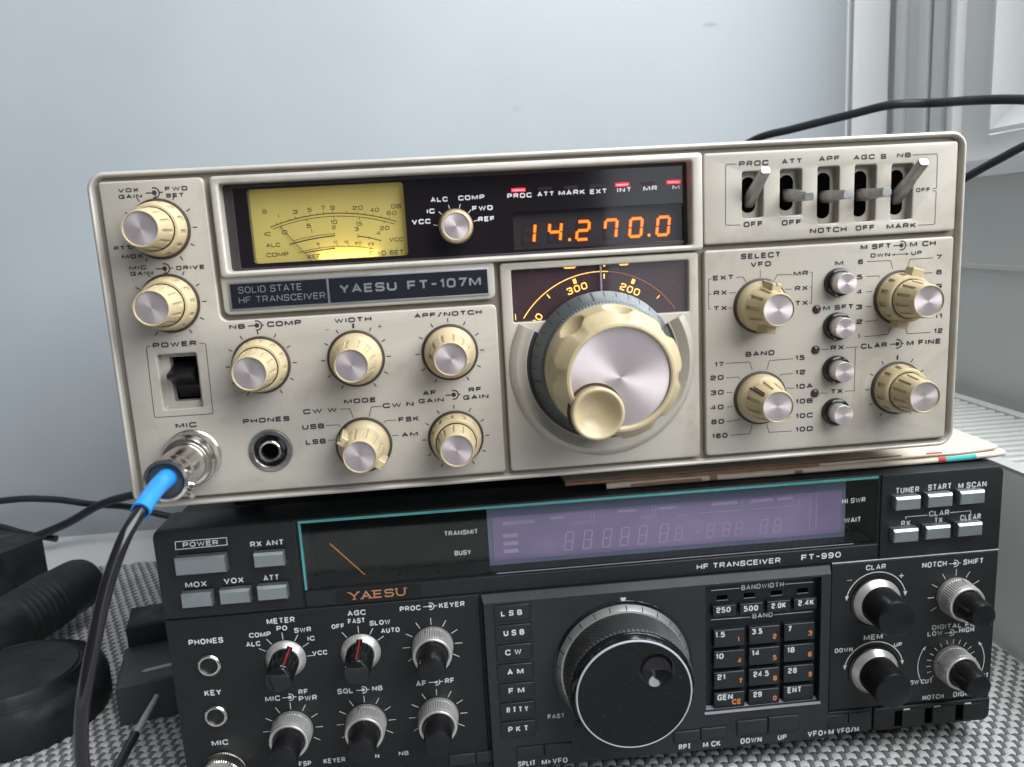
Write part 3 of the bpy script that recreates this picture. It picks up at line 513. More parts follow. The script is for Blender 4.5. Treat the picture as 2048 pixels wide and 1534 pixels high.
for (a, b) in (((86.1, 26.0), (86.1, 27.3)), ((85.6, 31.2), (85.6, 32.2)), ((94.7, 26.9), (94.7, 28.4)), ((99, 27.9), (98.6, 29.1)), ((79.9, 30.6), (80, 31.4)), ((86.8, 30.3), (86.8, 31.1)), ((91, 30.6), (91, 31.3)), ((95.2, 31), (95, 31.8)), ((99.5, 31.9), (97.8, 34.6)), ((97.8, 34.6), (98.9, 34.6))):
    ribbon(mm, [kx(a), kx(b)], .07, dd_); dd_ += .003
U(mm, 'scale_arcs', mo, smooth=0, recalc=False, weld=False)
mm = MB().mat(METINK); mm.tube([kx((66.4, 22.6)) + (-7.6,), kx((76.9, 35.9)) + (-7.6,)], .13, 6); U(mm, 'needle', mo)
mm = MB().mat(PANE); mm.face([(55, 8.3, -6.2), (113.2, 8.3, -6.2), (113.2, 36, -6.2), (55, 36, -6.2)]); U(mm, 'meter_pane', mo, smooth=0, recalc=False)
l = bpy.data.lights.new('meter_bulb', 'AREA'); l.shape = 'RECTANGLE'; l.size = .022; l.size_y = .0014; l.energy = .0024; l.color = (1, .80, .34)
lo = bpy.data.objects.new('meter_bulb', l); COL.objects.link(lo); lo.parent = R1; lo.location = at(90, 35.3, -6.9); lo.rotation_euler = (PI - .35, 0, 0)
# digits
mm = MB().mat(DARKIN); mm.face([(153.6, 21.4, -8.6), (221.4, 21.4, -8.6), (221.4, 36.6, -8.6), (153.6, 36.6, -8.6)]); dg = U(mm, 'frequency_readout', smooth=0, recalc=False)
for ch, xr in zip('14270 0'.replace(' ', ''), (0, 1, 2, 3, 4, 5)):
    x = (156.9, 167.1, 178.0, 188.9, 198.8, 209.6)[xr]; zb = 33.6; x = 125.5 + (x - 125.5) * 1.018; zb = 29.1 + (zb - 29.1) * 1.018
    mm = MB().mat(HALO); seven(mm, NUM[ch], x, zb, 4.6, 6.9, -8.34, 1.35, gap=.1); mm.mat(DIGIT); seven(mm, NUM[ch], x, zb, 4.6, 6.9, -8.28, .85); U(mm, 'digit', dg, smooth=0, recalc=False, weld=False)
    off = ''.join(c for c in 'abcdefg' if c not in NUM[ch])
    if off: mm = MB().mat(DIGOFF); seven(mm, off, x, zb, 4.6, 6.9, -8.35, .9); U(mm, 'unlit_segments', dg, smooth=0, recalc=False, weld=False)
for x in (175.3, 206.6):
    mm = MB().mat(DIGIT); mm.tess([circ(125.5 + (x - 125.5) * 1.018, 33.5, .62, 12)], -8.28); U(mm, 'decimal_point', dg, smooth=0, recalc=False)
mm = MB().mat(SMOKEP); mm.face([(153.8, 21.6, -5.6), (221.2, 21.6, -5.6), (221.2, 36.4, -5.6), (153.8, 36.4, -5.6)]); U(mm, 'readout_pane', dg, smooth=0, recalc=False)
for x, on in ((156.3, 1), (166.4, 0), (176.4, 0), (186.1, 0), (196.2, 1), (206.3, 0), (216.2, 1)):
    x = 125.5 + (x - 125.5) * 1.012
    mm = MB().mat(LEDON if on else LEDOFF); mm.solid(x - 2.7, x + 2.7, 13.0, 14.3, -5.0, -4.8)
    if on: mm.mat(LEDCORE); mm.solid(x - 2.3, x + 2.3, 13.45, 14.0, -4.8, -4.72)
    U(mm, 'indicator_led', smooth=0)
    if on:
        l = bpy.data.lights.new('led_glow', 'POINT'); l.energy = .00014; l.color = (1, .03, .06); l.shadow_soft_size = .001
        lo = bpy.data.objects.new('led_glow', l); COL.objects.link(lo); lo.parent = R1; lo.location = at(x, 13.3, -3.6)
# name plate
mm = MB().mat(PLATED); mm.plate(rrect(45.7, 42.0, 143.2, 52.5, .4), .55, -.2, .15); npl = U(mm, 'name_plate', smooth=30)
for a, b in ((46.4, 81.9), (82.7, 142.5)):
    mm = MB().mat(PLATE); mm.solid(a, b, 42.7, 51.8, .45, .62); U(mm, 'plate_field', npl, smooth=0)
prints(TXT_PLATE[:2], .7, PLATED, npl, .13, 'helv'); prints(TXT_PLATE[2:], .7, PLATED, npl, .22)
# legends, leader lines, concentric symbols
prints(TXT_PANEL, .06, INK, sw=.27)
for L_ in LINES_PANEL:
    mm = MB().mat(INKT); ribbon(mm, L_, .14, .05); U(mm, 'leader_line', smooth=0, recalc=False, weld=False)
def symbol(mb, cx, cz, xa, xb, r, d):
    mb.tess([circ(cx, cz, r * .5, 16)], d)
    pts = [(cx + r * math.sin(a), cz - r * math.cos(a)) for a in [math.radians(t) for t in range(-20, 201, 11)]]
    ribbon(mb, pts, r * .14, d + .003); ribbon(mb, [(xa, cz), (cx - r * .4, cz)], r * .12, d + .006); ribbon(mb, [(cx + r, cz), (xb, cz)], r * .12, d + .009)
for cx, cz, xa, xb in SYM_PANEL:
    mm = MB().mat(INK); symbol(mm, cx, cz, xa, xb, 1.75, .05); U(mm, 'concentric_symbol', smooth=0, recalc=False, weld=False)
mm = MB().mat(INK)
for x, s_ in ((304.1, 1), (311.3, -1)): mm.face([(x, 46.5, .07), (x + 1.3 * s_, 46.05, .07), (x + 1.3 * s_, 46.95, .07)])
U(mm, 'arrow_heads', smooth=0, recalc=False)
def ticks(mb, cx, cz, r0, r1, angs, hw, d):
    for i, a in enumerate(angs):
        t = math.radians(a); s_, c_ = math.sin(t), math.cos(t); ribbon(mb, [(cx + r0 * s_, cz - r0 * c_), (cx + r1 * s_, cz - r1 * c_)], hw, d + i * .002)
KX = dict(vox=(23.9, 21.2), mic=(23.9, 48.4), nb=(54.5, 73.7), width=(90.3, 73.7), apf=(126.3, 73.7), mode=(90.3, 107.9), af=(126.3, 107.9), sel=(250.2, 63.5), band=(250.2, 100.8), msft=(308, 63.7), clar=(308, 100.8))
for k, rg in (('vox', range(-150, 151, 30)), ('mic', range(-150, 151, 30)), ('nb', range(-150, 151, 30)), ('width', range(-150, 151, 30)), ('apf', range(-150, 151, 30)), ('af', range(-150, 151, 30)), ('clar', range(-150, 151, 30))):
    mm = MB().mat(INK); cx, cz = KX[k]; ticks(mm, cx, cz, 11.7, 13.3, rg, .2, .05)
    if k in ('width', 'clar'): ticks(mm, cx, cz, 11.7, 13.5, [0], .38, .09)
    U(mm, 'tick_marks', smooth=0, recalc=False, weld=False)
# ---------------- knobs
def flute(n):
    def f(a, d, amp): return -amp * (1.6 if (n * a / (2 * PI)) % 1 < .30 else -.25) if amp else 0
    return f
def disc(parent, r, d):
    q = MB().mat(DISC); q.rev([(r, d - .3), (r, d), (r * .5, d), (.05, d)], 48, cap1=True); return q.build('cap_disc', parent, smooth=30)
def knob_concentric(tabs=0):
    k = MB().mat(COLLAR); k.rev([(11.0, -.2), (11.0, .5), (10.6, .7), (5, .7)], 48); ko = k.build('knob', R1)
    q = MB().mat(CREAM); q.rev([(9.4, .3), (10.0, .5), (10.0, 1.6), (9.95, 2.2), (9.75, 2.3, .42), (9.4, 6.1, .42), (9.35, 6.3), (9.25, 7.3), (8.7, 7.9), (7.9, 8.0), (7.8, 7.2)], 192, mod=flute(12))
    if tabs:
        for s_ in (0, PI): k2 = box_radial(q, s_, 8.5, 12.0, 4.8, 2.6, 7.8)
    oo = q.build('outer_ring', ko, smooth=38)
    q = MB().mat(CREAM); q.rev([(7.3, 7.4), (7.55, 8.3), (7.5, 9.6), (7.4, 9.8, .36), (6.65, 17.2, .36), (6.6, 17.5), (6.45, 19.5), (6.15, 20.2), (5.85, 20.2), (5.7, 19.7), (5.7, 19.3)], 192, mod=flute(12))
    q.build('inner_knob', ko, smooth=38); disc(ko, 5.65, 19.6); return ko
def box_radial(mb, a, r0, r1, w_, d0, d1, r1b=None):
    s_, c_ = math.sin(a), math.cos(a); r1b = r1b or r1
    P = lambda r, t, d: (r * s_ + t * c_, -r * c_ + t * s_, d)
    h = w_ / 2; e = .25
    mb.loops([[P(r0, -h, d0), P(r0, h, d0), P(r1, h, d0), P(r1, -h, d0)], [P(r0, -h, d1 - e), P(r0, h, d1 - e), P(r1b, h, d1 - e), P(r1b, -h, d1 - e)], [P(r0, -h + e, d1), P(r0, h - e, d1), P(r1b - e, h - e, d1), P(r1b - e, -h + e, d1)]], True, True, True)
def knob_single(fins=False, line=False, dot=None):
    k = MB().mat(COLLAR); k.rev([(11.0, -.2), (11.0, .5), (10.6, .7), (5, .7)], 48); ko = k.build('knob', R1)
    q = MB().mat(CREAM); q.rev([(9.6, .3), (9.95, .6), (9.9, 2.2), (9.5, 3.6), (8.7, 4.6), (8.2, 5.0), (7.95, 5.8), (7.8, 6.0, .4), (6.65, 15.2, .4), (6.55, 15.5), (6.4, 17.6), (6.1, 18.2), (5.85, 18.2), (5.7, 17.7), (5.7, 17.3)], 176, mod=flute(11))
    if fins:
        for s_ in (0, PI): box_radial(q, s_, 6.0, 10.3, 3.6, 3.4, 13.5, 9.6)
    if line: box_radial(q, PI, 5.8, 7.7, 1.6, 5, 17.0, 7.4)
    q.build('grip', ko, smooth=38); disc(ko, 5.65, 17.6)
    q = MB().mat(INK)
    if fins: box_radial(q, 0, 8.6, 10.38, .8, 4, 13.55, 9.68)
    elif line: box_radial(q, 0, 6.3, 8.3, .7, 4.6, 16.5, 6.9)
    elif dot is not None: box_radial(q, 0, 8.2, 9.75, 1.1, 2.4, 3.9, 9.2)
    if q.v: q.build('pointer_mark', ko, smooth=0)
    return ko
kc = knob_concentric(); kc.location = at(*KX['vox']); kc.rotation_euler = (0, .1, 0)
for n_, a in (('mic', .4), ('nb', 1.1), ('af', .3), ('clar', .2)): dup(kc, R1, at(*KX[n_]), a)
kt = knob_concentric(1); kt.location = at(*KX['msft']); kt.rotation_euler = (0, .26, 0)
ks = knob_single(dot=1); ks.location = at(*KX['width']); ks.rotation_euler = (0, .2, 0); dup(ks, R1, at(*KX['apf']), -1.05)
kf = knob_single(fins=True); kf.location = at(*KX['sel']); kf.rotation_euler = (0, .12, 0); dup(kf, R1, at(*KX['mode']), -.92)
kl = knob_single(line=True); kl.location = at(*KX['band']); kl.rotation_euler = (0, -.85, 0)
# small meter-select knob standing in the display panel
k = MB().mat(COLLAR); k.rev([(6.9, -5), (6.9, -4.7), (3, -4.7)], 32); ko = k.build('knob', R1); ko.location = at(131.9, 26.0)
q = MB().mat(CREAM); q.rev([(6.4, -4.8), (6.5, -4), (6.4, -2), (6.35, -1.6, .12), (6.1, 1.8, .12), (6.0, 2.2), (5.7, 3.0), (5.0, 3.3), (4.75, 3.1), (4.7, 2.7)], 96, mod=flute(14)); q.build('grip', ko, smooth=38); disc(ko, 4.7, 2.9)
mm = MB().mat(WINK); ticks(mm, 132.0, 26.2, 7.0, 8.7, [-82, -46, -16, 14, 45, 76], .13, DP); U(mm, 'tick_marks', smooth=0, recalc=False, weld=False)
# ---------------- main tuning dial
AX = (186.2, 82.4)
amax = math.radians(61.0)
m = MB().mat(BEIGE); m.rev([(37.2, -.1), (36.9, .8), (34.9, 2.3), (34.4, 2.4), (34.0, 2.2), (31.6, .3), (30.2, -.2), (30.2, -.4)], 96, a0=amax, a1=2 * PI - amax, mod=None)
for s_ in (1, -1):
    a = amax * s_; m.face([(r * math.sin(a), -r * math.cos(a), d) for r, d in ((37.2, -.1), (36.9, .8), (34.9, 2.3), (34.4, 2.4), (34.0, 2.2), (31.6, .3), (30.2, -.2))])
eo = m.build('dial_surround', R1, smooth=35); eo.location = at(*AX)
m = MB().mat(DARKIN); m.rev([(30.3, .08), (20, .08)], 64, a0=amax, a1=2 * PI - amax); td = m.build('tuning_dial', R1); td.location = at(*AX)
m = MB().mat(SKIRT); m.rev([(28.3, .2), (28.8, .6), (28.8, 1.4), (28.6, 1.8), (25.6, 8.6), (25.2, 8.8)], 128); m.build('skirt', td, smooth=30)
m = MB().mat(INK)
for i in range(36):
    a = 2 * PI * i / 36 + .02; big = i % 9 == 8; ln = 2.6 if big else 1.6; hw = .38 if big else .2
    s_, c_ = math.sin(a), math.cos(a); ls = []
    for r, d in ((28.65, 1.85), (28.65 - ln, 1.85 + ln * 2.25)): ls.append([(r * s_ - hw * c_, -r * c_ - hw * s_, d), (r * s_ + hw * c_, -r * c_ + hw * s_, d)])
    m.loops(ls, False)
m.build('graduations', td, smooth=0, recalc=False)
m = MB().mat(SKIRT); m.rev([(25.4, 8.5, .25), (25.3, 9.6, .25), (24.6, 9.9)], 480, mod=lambda a, d, amp: amp * math.sin(120 * a)); m.build('knurled_ring', td, smooth=20)
def dimple(a, d, amp):
    u = ((a - .09) % (2 * PI / 8)) ; u = min(u, 2 * PI / 8 - u) / .235; v = (d - 20.5) / 8.4; q_ = 1 - u * u - v * v
    return (-3.1 * max(0, q_) ** .8) if d < 29.5 else 0
m = MB().mat(CREAM); pr = [(24.2, 9.0), (24.6, 9.6)] + [(24.6 - .55 * i / 14, 9.8 + 16.5 * i / 14) for i in range(15)] + [(23.7, 27.2), (23.2, 27.8), (20.2, 32.2), (19.6, 32.9), (18.7, 33.1), (18.1, 32.8), (17.95, 32.2), (17.9, 31.2)]
m.rev(pr, 256, mod=dimple); m.build('grip', td, smooth=24)
disc(td, 17.85, 31.6)
m = MB().mat(CREAM); m.rev([(9.0, 28), (9.2, 35.4), (9.6, 36.6), (9.55, 37.4), (9.1, 38.0), (8.5, 38.1), (7.9, 37.6), (6.6, 35.6), (4.4, 34.2), (2.2, 33.6), (.05, 33.5)], 64, -9.7, 11.4, cap1=True); m.build('finger_cup', td, smooth=60)
m = MB().mat(COLLAR); m.rev([(10.2, 31.65), (9.0, 31.7)], 48, -9.7, 11.4); m.build('cup_seat', td)
# dial window
m = MB().mat(DRUM); m.face([(151, 43, -4.0), (222, 43, -4.0), (222, 64.5, -4.0), (151, 64.5, -4.0)]); dw = U(m, 'dial_window', smooth=0, recalc=False)
def clipd(p): return 152.3 < p[0] < 220.9 and 44.0 < p[1] < 63.6
def arcpts(r, a0, a1, n): return [(AX[0] + r * math.sin(math.radians(a0 + (a1 - a0) * i / n)), AX[1] - r * math.cos(math.radians(a0 + (a1 - a0) * i / n))) for i in range(n + 1)]
m = MB().mat(AMBER); ribbon(m, arcpts(36.1, -57, 6, 30), .17, -3.9); m.mat(AMBERD); ribbon(m, arcpts(36.1, 6, 57, 24), .10, -3.9); U(m, 'scale_arc', dw, smooth=0, recalc=False)
m = MB().mat(AMBER); ticks(m, *AX, 33.3, 35.2, [-16.2, 23.4], .66, -3.88); ticks(m, *AX, 33.3, 35.2, [-36, 3.6], .24, -3.85); ticks(m, *AX, 33.3, 35.0, [43.5], .16, -3.82); U(m, 'scale_ticks', dw, smooth=0, recalc=False, weld=False)
for s_, a, r in (('300', -16.2, 29.95), ('200', 23.4, 29.6), ('400', -56, 29.95)):
    m = MB().mat(AMBER); text(m, s_, AX[0] - 4.1, AX[0] + 4.1, AX[1] - r, 2.7, -3.86, .17, 'wide', (AX[0], AX[1], math.radians(a))); U(m, 'scale_number', dw, smooth=0, recalc=False, weld=False)
m = MB().mat(AMBER)
for x, wd in ((174.9, 2.6), (196.3, 2.0), (188.5, .5)): m.face([(x - wd, 43.9, -3.8), (x + wd, 43.9, -3.8), (x + wd * .7, 44.5, -3.8), (x - wd * .7, 44.5, -3.8)])
m.face([(152.6, 60.8, -3.8), (152.9, 60.8, -3.8), (152.9, 63.2, -3.8), (152.6, 63.2, -3.8)])
U(m, 'lamp_slits', dw, smooth=0, recalc=False)
m = MB().mat(PALE); m.solid(186.4, 187.05, 44.0, 54, -2.2, -1.8); U(m, 'cursor', dw, smooth=0)
m = MB().mat(SMOKEP); m.face([(151.4, 43.4, -1.5), (221.6, 43.4, -1.5), (221.6, 64.2, -1.5), (151.4, 64.2, -1.5)]); U(m, 'window_pane', dw, smooth=0, recalc=False)
dw.location = (0, -.0012, 0)
# ---------------- toggle switches
for i, (x, zc, up) in enumerate(((247.1, 20.3, 1), (262.4, 20.2, 0), (277.4, 22.0, 0), (292.4, 22.0, 0), (307.5, 22.2, 1))):
    lo_ = (11.4, 11.3, 11.1, 11.2, 11.5)[i]; hi_ = (29.0, 28.9, 32.8, 32.8, 32.9)[i]
    m = MB().mat(BEIGE); m.face([(x - 4.4, lo_ - .1, -4.2), (x + 4.4, lo_ - .1, -4.2), (x + 4.4, hi_ + .1, -4.2), (x - 4.4, hi_ + .1, -4.2)]); ts = U(m, 'toggle_switch', smooth=0, recalc=False)
    zt = lo_ + 2.0; zb_ = hi_ - 2.0
    m = MB().mat(HOLE); m.tess([rrect(x - 3.2, zt, x + 2.6, zb_, 2.85, 8)], -4.1); U(m, 'slot', ts, smooth=0, recalc=False)
    p0 = Vector((x, zc + (4.0 if up else .6), -7)); p1 = Vector((x, 11.9 if up else 22.6 if i else 22.6, 12.5 if up else 15.8))
    if i == 4: p1.z = 14.0
    if i in (2, 3): p1.y = 22.3
    if i == 1: p1.y = 22.4
    ax_ = (p1 - p0).normalized(); sx = Vector((1, 0, 0)); sy = ax_.cross(sx)
    L_ = (p1 - p0).length; m = MB().mat(LEVER); ls = []
    for t, a, b in ((0, 1.9, 2.2), (.3, 2.0, 2.4), (.6, 1.9, 2.0), (.645, 1.65, 1.7), (.66, 1.85, 1.8), (.985, 1.9, 1.6), (1, 1.7, 1.4)):
        c = p0 + ax_ * (L_ * t); ls.append([tuple(c + sx * a * u + sy * b * v) for u, v in ((-1, -.5), (-.72, -1), (.72, -1), (1, -.5), (1, .5), (.72, 1), (-.72, 1), (-1, .5))])
    m.loops(ls, True, True, True); U(m, 'lever', ts, smooth=25)
# ---------------- power rocker
m = MB().mat(RIM); m.plate(rrect(16.0, 67.0, 31.3, 88.9, .6), -4.2, -9.5, .1, [rrect(19.4, 69.1, 29.4, 86.4, .3, 2)], -9, .3); ps = U(m, 'power_switch', smooth=0)
m = MB().mat(HOLE); m.face([(19, 68.8, -8.6), (29.8, 68.8, -8.6), (29.8, 86.8, -8.6), (19, 86.8, -8.6)]); U(m, 'well', ps, smooth=0, recalc=False)
m = MB().mat(BLACK); m.loops([[(a, z, d) for z, d in ((71.5, -8.5), (73.5, -2), (74.6, 3.0), (75.3, 3.4), (76.2, 3.1), (78.2, -2.0), (80.5, -6), (85.5, -8.5))] for a in (20.2, 28.8)], True, True, True); U(m, 'paddle', ps, smooth=25)
# ---------------- phones jack
m = MB().mat(STEEL); m.rev([(8.3, .05), (8.1, .5), (6.6, .6), (6.2, .1), (6.2, -2)], 48); pj = m.build('phones_jack', R1); pj.location = at(54.2, 107.6)
m = MB().mat(GLOSSB); m.rev([(6.25, -1.8), (4.4, -1.2), (4.2, -1.6), (.05, -1.6)], 40, cap1=True); m.build('insulator', pj)
m = MB().mat(STEEL); m.rev([(4.3, -1.4), (4.2, .6), (3.9, .9), (3.3, .8), (3.0, .1), (2.9, -7)], 40); m.build('bush', pj)
m = MB().mat(HOLE); m.rev([(2.95, -1.0), (.05, -1.0)], 24, cap1=True); m.build('bore', pj)
# ---------------- push buttons and dark LEDs
m = MB().mat(GLOSSB); m.rev([(5.7, 0), (5.7, 1.4), (5.4, 2.1), (4.9, 2.4), (4.4, 2.1), (4.35, 1)], 40); pb = m.build('push_button', R1); pb.location = at(282.0, 56.1)
m = MB().mat(ALU); m.rev([(4.1, 1), (4.1, 7.2), (3.9, 7.5), (.05, 7.55)], 40, cap1=True); m.build('plunger', pb, smooth=30)
m = MB().mat(DISC); m.rev([(3.85, 7.57), (.05, 7.57)], 32, cap1=True); m.build('plunger_face', pb)
for z in (73.7, 91.3, 108.9): dup(pb, R1, at(281.9, z))
for x, z in ((273.4, 66.3), (273.2, 82.7), (273.2, 100.6)):
    m = MB().mat(LEDBUT); m.rev([(1.75, 0), (1.7, .4), (1.2, .8), (.05, .95)], 20, x, z, cap1=True); U(m, 'indicator_lamp', smooth=60)
# ================================================================ BLACK TRANSCEIVER
W2, H2, B2 = 368., 124.8, 137.0
MIDK = lambda v, d, d0=0, c=130.: c + (v - c) * (322.8 - d) / (322.8 - d0)
MX = lambda x, d=3.2, d0=0: MIDK(x, d, d0, 130.)
MZ = lambda z, d=3.2, d0=0: MIDK(z, d, d0, -114.7)
R2 = empty('radio_transceiver', 'black transceiver with unlit purple display and white legends, under the beige one', 'radio')
ex, ez = Vector((.99995, -.01033, -.00058)), Vector((.00052, -.00591, .99998)); ey = ez.cross(ex).normalized(); ez = ex.cross(ey).normalized()
tl = Vector((-1.27, 15.82, 279 - 141.84)) * .001
R2.matrix_world = Matrix.Translation(tl + ex * (W2 / 2 * .001) - ez * (B2 * .001)) @ Matrix((ex, ey, ez)).transposed().to_4x4()
OX2, OZ2 = W2 / 2, B2
def V(mb, name, parent=None, **k): return mb.build(name, parent or R2, OX2, OZ2, **k)
def at2(x, z, d=0): return ((x - OX2) * .001, -d * .001, (OZ2 - z) * .001)
def prints2(tab, d, mt_, sw=.21, parent=None, style='helv'):
    for (s, x0, x1, zb, h) in tab:
        mm = MB().mat(mt_); text(mm, s, x0, x1, zb, h, d, .15 if s in '+-' else sw, style); V(mm, 'legend', parent, smooth=0, recalc=False, weld=False)
m = MB().mat(CHAR2); m.plate(rrect(1.5, 1.5, W2 - 1.5, 131, 4), -24, -365, 1); V(m, 'case')
for x in (40, 328):
    for d in (-20, -330):
        m = MB().mat(RUBBER); m.loops([[(x + r * math.cos(a * PI / 8), zz, d + r * math.sin(a * PI / 8)) for a in range(16)] for r, zz in ((9, 124), (9, 133), (8, 136.2))], True, False, True); V(m, 'foot')
KEYREC = rrect(231.3, 43.9, 283.9, 104.5, .6, 2); GLS = rrect(59.3, .6, 310.6, 31.8, .8, 3)
# front moulding
m = MB().mat(CHAR2); fo = rpoly([(0, 0), (W2, 0), (W2, H2), (0, H2)], [3.5, 3.5, 4, 4], 6)
m.loops([[(x, z, d) for x, z in inset(fo, i)] for d, i in ((-23.5, .8), (-22, 0), (-2.2, 0), (-1.4, .2), (-1.0, .8))])
m.tess([inset(fo, .8), GLS, KEYREC], -1.0); V(m, 'front_moulding', smooth=40)
def pan(loop, mat_, d=0, bev=.5, holes=(), hd=None):
    mm = MB().mat(mat_); mm.plate(loop, d, -1.2, bev, holes, hd); return V(mm, 'front_panel', smooth=40)
pan(rpoly([(.4, .4), (58.4, .4), (58.4, 39.4), (.4, 39.4)], [3.2, .4, .4, .4], 5), CHAR)
pan(rpoly([(311.8, .4), (367.6, .4), (367.6, 39.2), (311.8, 39.2)], [.4, 3.2, .4, .4], 5), CHAR)
pan(rrect(59.2, 32.3, 311.2, 39.4, .3, 2), CHAR, -.2)
pan(rpoly([(.4, 40.1), (132.6, 40.1), (132.6, 124.3), (.4, 124.3)], [.4, .4, .4, 3.5], 5), CHAR2)
# raised middle panel with a broad chamfer along its top
MP = rrect(133.6, 40.2, 288.9, 124.4, .5, 2)
m = MB().mat(CHARL); e0 = [(133.6, 40.2), (288.9, 40.2), (288.9, 124.4), (133.6, 124.4)]; e1 = [(134.4, 43.0), (288.1, 43.0), (288.1, 123.6), (134.4, 123.6)]
m.loops([[(x, z, -1.2) for x, z in e0], [(x, z, .2) for x, z in e0], [(x, z, 3.2) for x, z in e1]])
m.tess([e1, KEYREC], 3.2); m.loops([[(x, z, 3.2) for x, z in KEYREC], [(x, z, -1.4) for x, z in KEYREC]]); V(m, 'front_panel', smooth=20)
pan(rpoly([(289.9, 40.1), (367.6, 40.1), (367.6, 112.4), (289.9, 112.4)], .4, 3), CHAR)
pan(rpoly([(289.9, 113.2), (311.0, 113.2), (311.0, 124.3), (289.9, 124.3)], .4, 3), CHARL)
# bevel highlight above the right panel, painted as a white strip
m = MB().mat(WINK); m.solid(290.0, 367.5, 39.45, 39.85, -.2, .02); V(m, 'bevel_highlight', smooth=0)
m = MB().mat(LEDGE); m.loops([[(a, z, d) for z, d in ((104.3, -1.2), (104.6, 3.3), (105.7, 3.6), (106.0, 3.1))] for a in (230.6, 284.4)], False); V(m, 'keypad_ledge_lit', smooth=20)  # recess bottom wall; light from above is put into its pale grey
# ---------------- display
m = MB().mat(HOLE)
m.solid(59.5, 310.5, .8, 31.7, -13, -12.6); ds = V(m, 'display', smooth=0)
m = MB().mat(BLACK); m.loops([[(x, z, -12.6) for x, z in rrect(61.5, 2.6, 309, 30.6, .5, 2)], [(x, z, -2.2) for x, z in rrect(60.3, 1.4, 310, 31.2, .5, 2)]]); V(m, 'display_well', ds, smooth=0)
m = MB().mat(PURPL3); m.solid(138.5, 299.5, 2.2, 31.0, -8.6, -8.2); V(m, 'display_screen', ds, smooth=0)
m = MB().mat(PURPLE); m.solid(140.5, 297.5, 8.6, 28.8, -8.2, -8.0); V(m, 'display_filter', ds, smooth=0)
for x in (171.3, 179.6, 188.3, 196.2, 204.3, 213.8):
    mm = MB().mat(PURPL2); seven(mm, 'abcdefg', x + .3, 26.4, 3.4, 8.3, -7.95, .55, .15); V(mm, 'ghost_digit', ds, smooth=0, recalc=False, weld=False)
for x, c in ((221.2, '8'), (230, '-'), (235.6, '8'), (242.8, '8'), (248.6, '8'), (260.0, '8'), (266.2, '8')):
    mm = MB().mat(PURPL2); seven(mm, NUM[c], x, 25.9, 2.9, 6.2, -7.95, .45, .15); V(mm, 'ghost_digit', ds, smooth=0, recalc=False, weld=False)
mm = MB().mat(PURPL2)
for (a, b, c, e) in ((145, 159, 11.0, 12.6), (145, 151.5, 16.6, 18.4), (145, 151.5, 20.2, 22.0), (145, 151.5, 23.8, 25.6), (166, 172, 10.4, 11.6), (196, 204, 9.8, 11.0), (214, 222, 10, 11), (238, 250, 9.8, 11.2), (256, 266, 9.8, 11.2), (268, 275, 9.8, 11.2)):
    mm.face([(a, c, -7.95), (b, c, -7.95), (b, e, -7.95), (a, e, -7.95)])
for pts in ([(175, 13.6), (184, 13.6), (184, 9.2)], [(175, 14.6), (185.4, 14.6), (185.4, 9.2)], [(206, 13.6), (211.5, 13.6), (211.5, 9.2)], [(206, 14.6), (213, 14.6), (213, 9.2)], [(232, 14.2), (252, 14.2), (252, 9.4)], [(256, 14.2), (278, 14.2), (278, 9.4), (280, 9.4)], [(283, 9.4), (283, 26)], [(286, 9.4), (286, 26)], [(222, 14.4), (228, 14.4)], [(196, 9.2), (196, 13)]): ribbon(mm, pts, .14, -7.9)
V(mm, 'ghost_segments', ds, smooth=0, recalc=False, weld=False)
m = MB().mat(ONEEDLE); m.tube([(70.2, 15.2, -9.5), (84.4, 31.4, -9.5)], .22, 6); V(m, 'meter_needle', ds)
m = MB().mat(TPANE); m.face([(59.6, .9, -.7), (310.3, .9, -.7), (310.3, 31.5, -.7), (59.6, 31.5, -.7)]); V(m, 'display_pane', ds, smooth=0, recalc=False)
m = MB().mat(TEAL); m.solid(59.5, 310.4, .8, 1.9, -2.4, -.5); m.solid(59.5, 60.4, 1.9, 31.6, -2.4, -.52); V(m, 'pane_edge', ds, smooth=0)
m = MB().mat(LEDGE); m.solid(141, 300, 31.25, 31.55, -.9, -.55); V(m, 'pane_lower_edge', ds, smooth=0)
prints2(TXT_GLASS, -.6, WINK2, .17, ds)
# badge with serif lettering
m = MB().mat(BLACK); m.solid(72.5, 108.5, 32.9, 39.0, -.3, .12); bd = V(m, 'badge', smooth=0)
s_, x0, x1, zb, h = TXT_BADGE[0]
mm = MB().mat(COPPER); text(mm, s_, x0, x1, zb, h, .2, .17, 'helv'); cw = (x1 - x0 + 1.1) / 5; e = 0
for i, c in enumerate('YAESU'):
    xa = x0 + i * cw; xb = xa + cw - 1.1
    for (u, v) in {'Y': ((xa, -h), (xb, -h), ((xa + xb) / 2, 0)), 'A': ((xa + .2, 0), (xb - .2, 0)), 'E': ((xa, 0), (xa, -h)), 'S': (), 'U': ((xa, -h), (xb, -h))}[c]:
        ribbon(mm, [(u - .75, zb + v + (.22 if v else -.22)), (u + .75, zb + v + (.22 if v else -.22))], .2, .22 + e); e += .003
V(mm, 'badge_lettering', bd, smooth=0, recalc=False, weld=False)
mid = [t for t in TXT_BLACK if 133.6 < t[1] < 289 and t[3] > 50 and not t[0].startswith('BAND')]
inner = [t for t in TXT_BLACK if t[0].startswith('BAND')]
prints2([t for t in TXT_BLACK if t not in mid and t not in inner], .08, WINK2); prints2(inner, -1.3, WINK2)
prints2([(t, MX(a), MX(b), MZ(c), h) for t, a, b, c, h in mid], 3.27, WINK2)
for L_ in LINES_BLACK:
    mm = MB().mat(WINK2); md = 233 < L_[0][0] < 284; ribbon(mm, L_, .17, -1.3 if md else .06); V(mm, 'leader_line', smooth=0, recalc=False, weld=False)
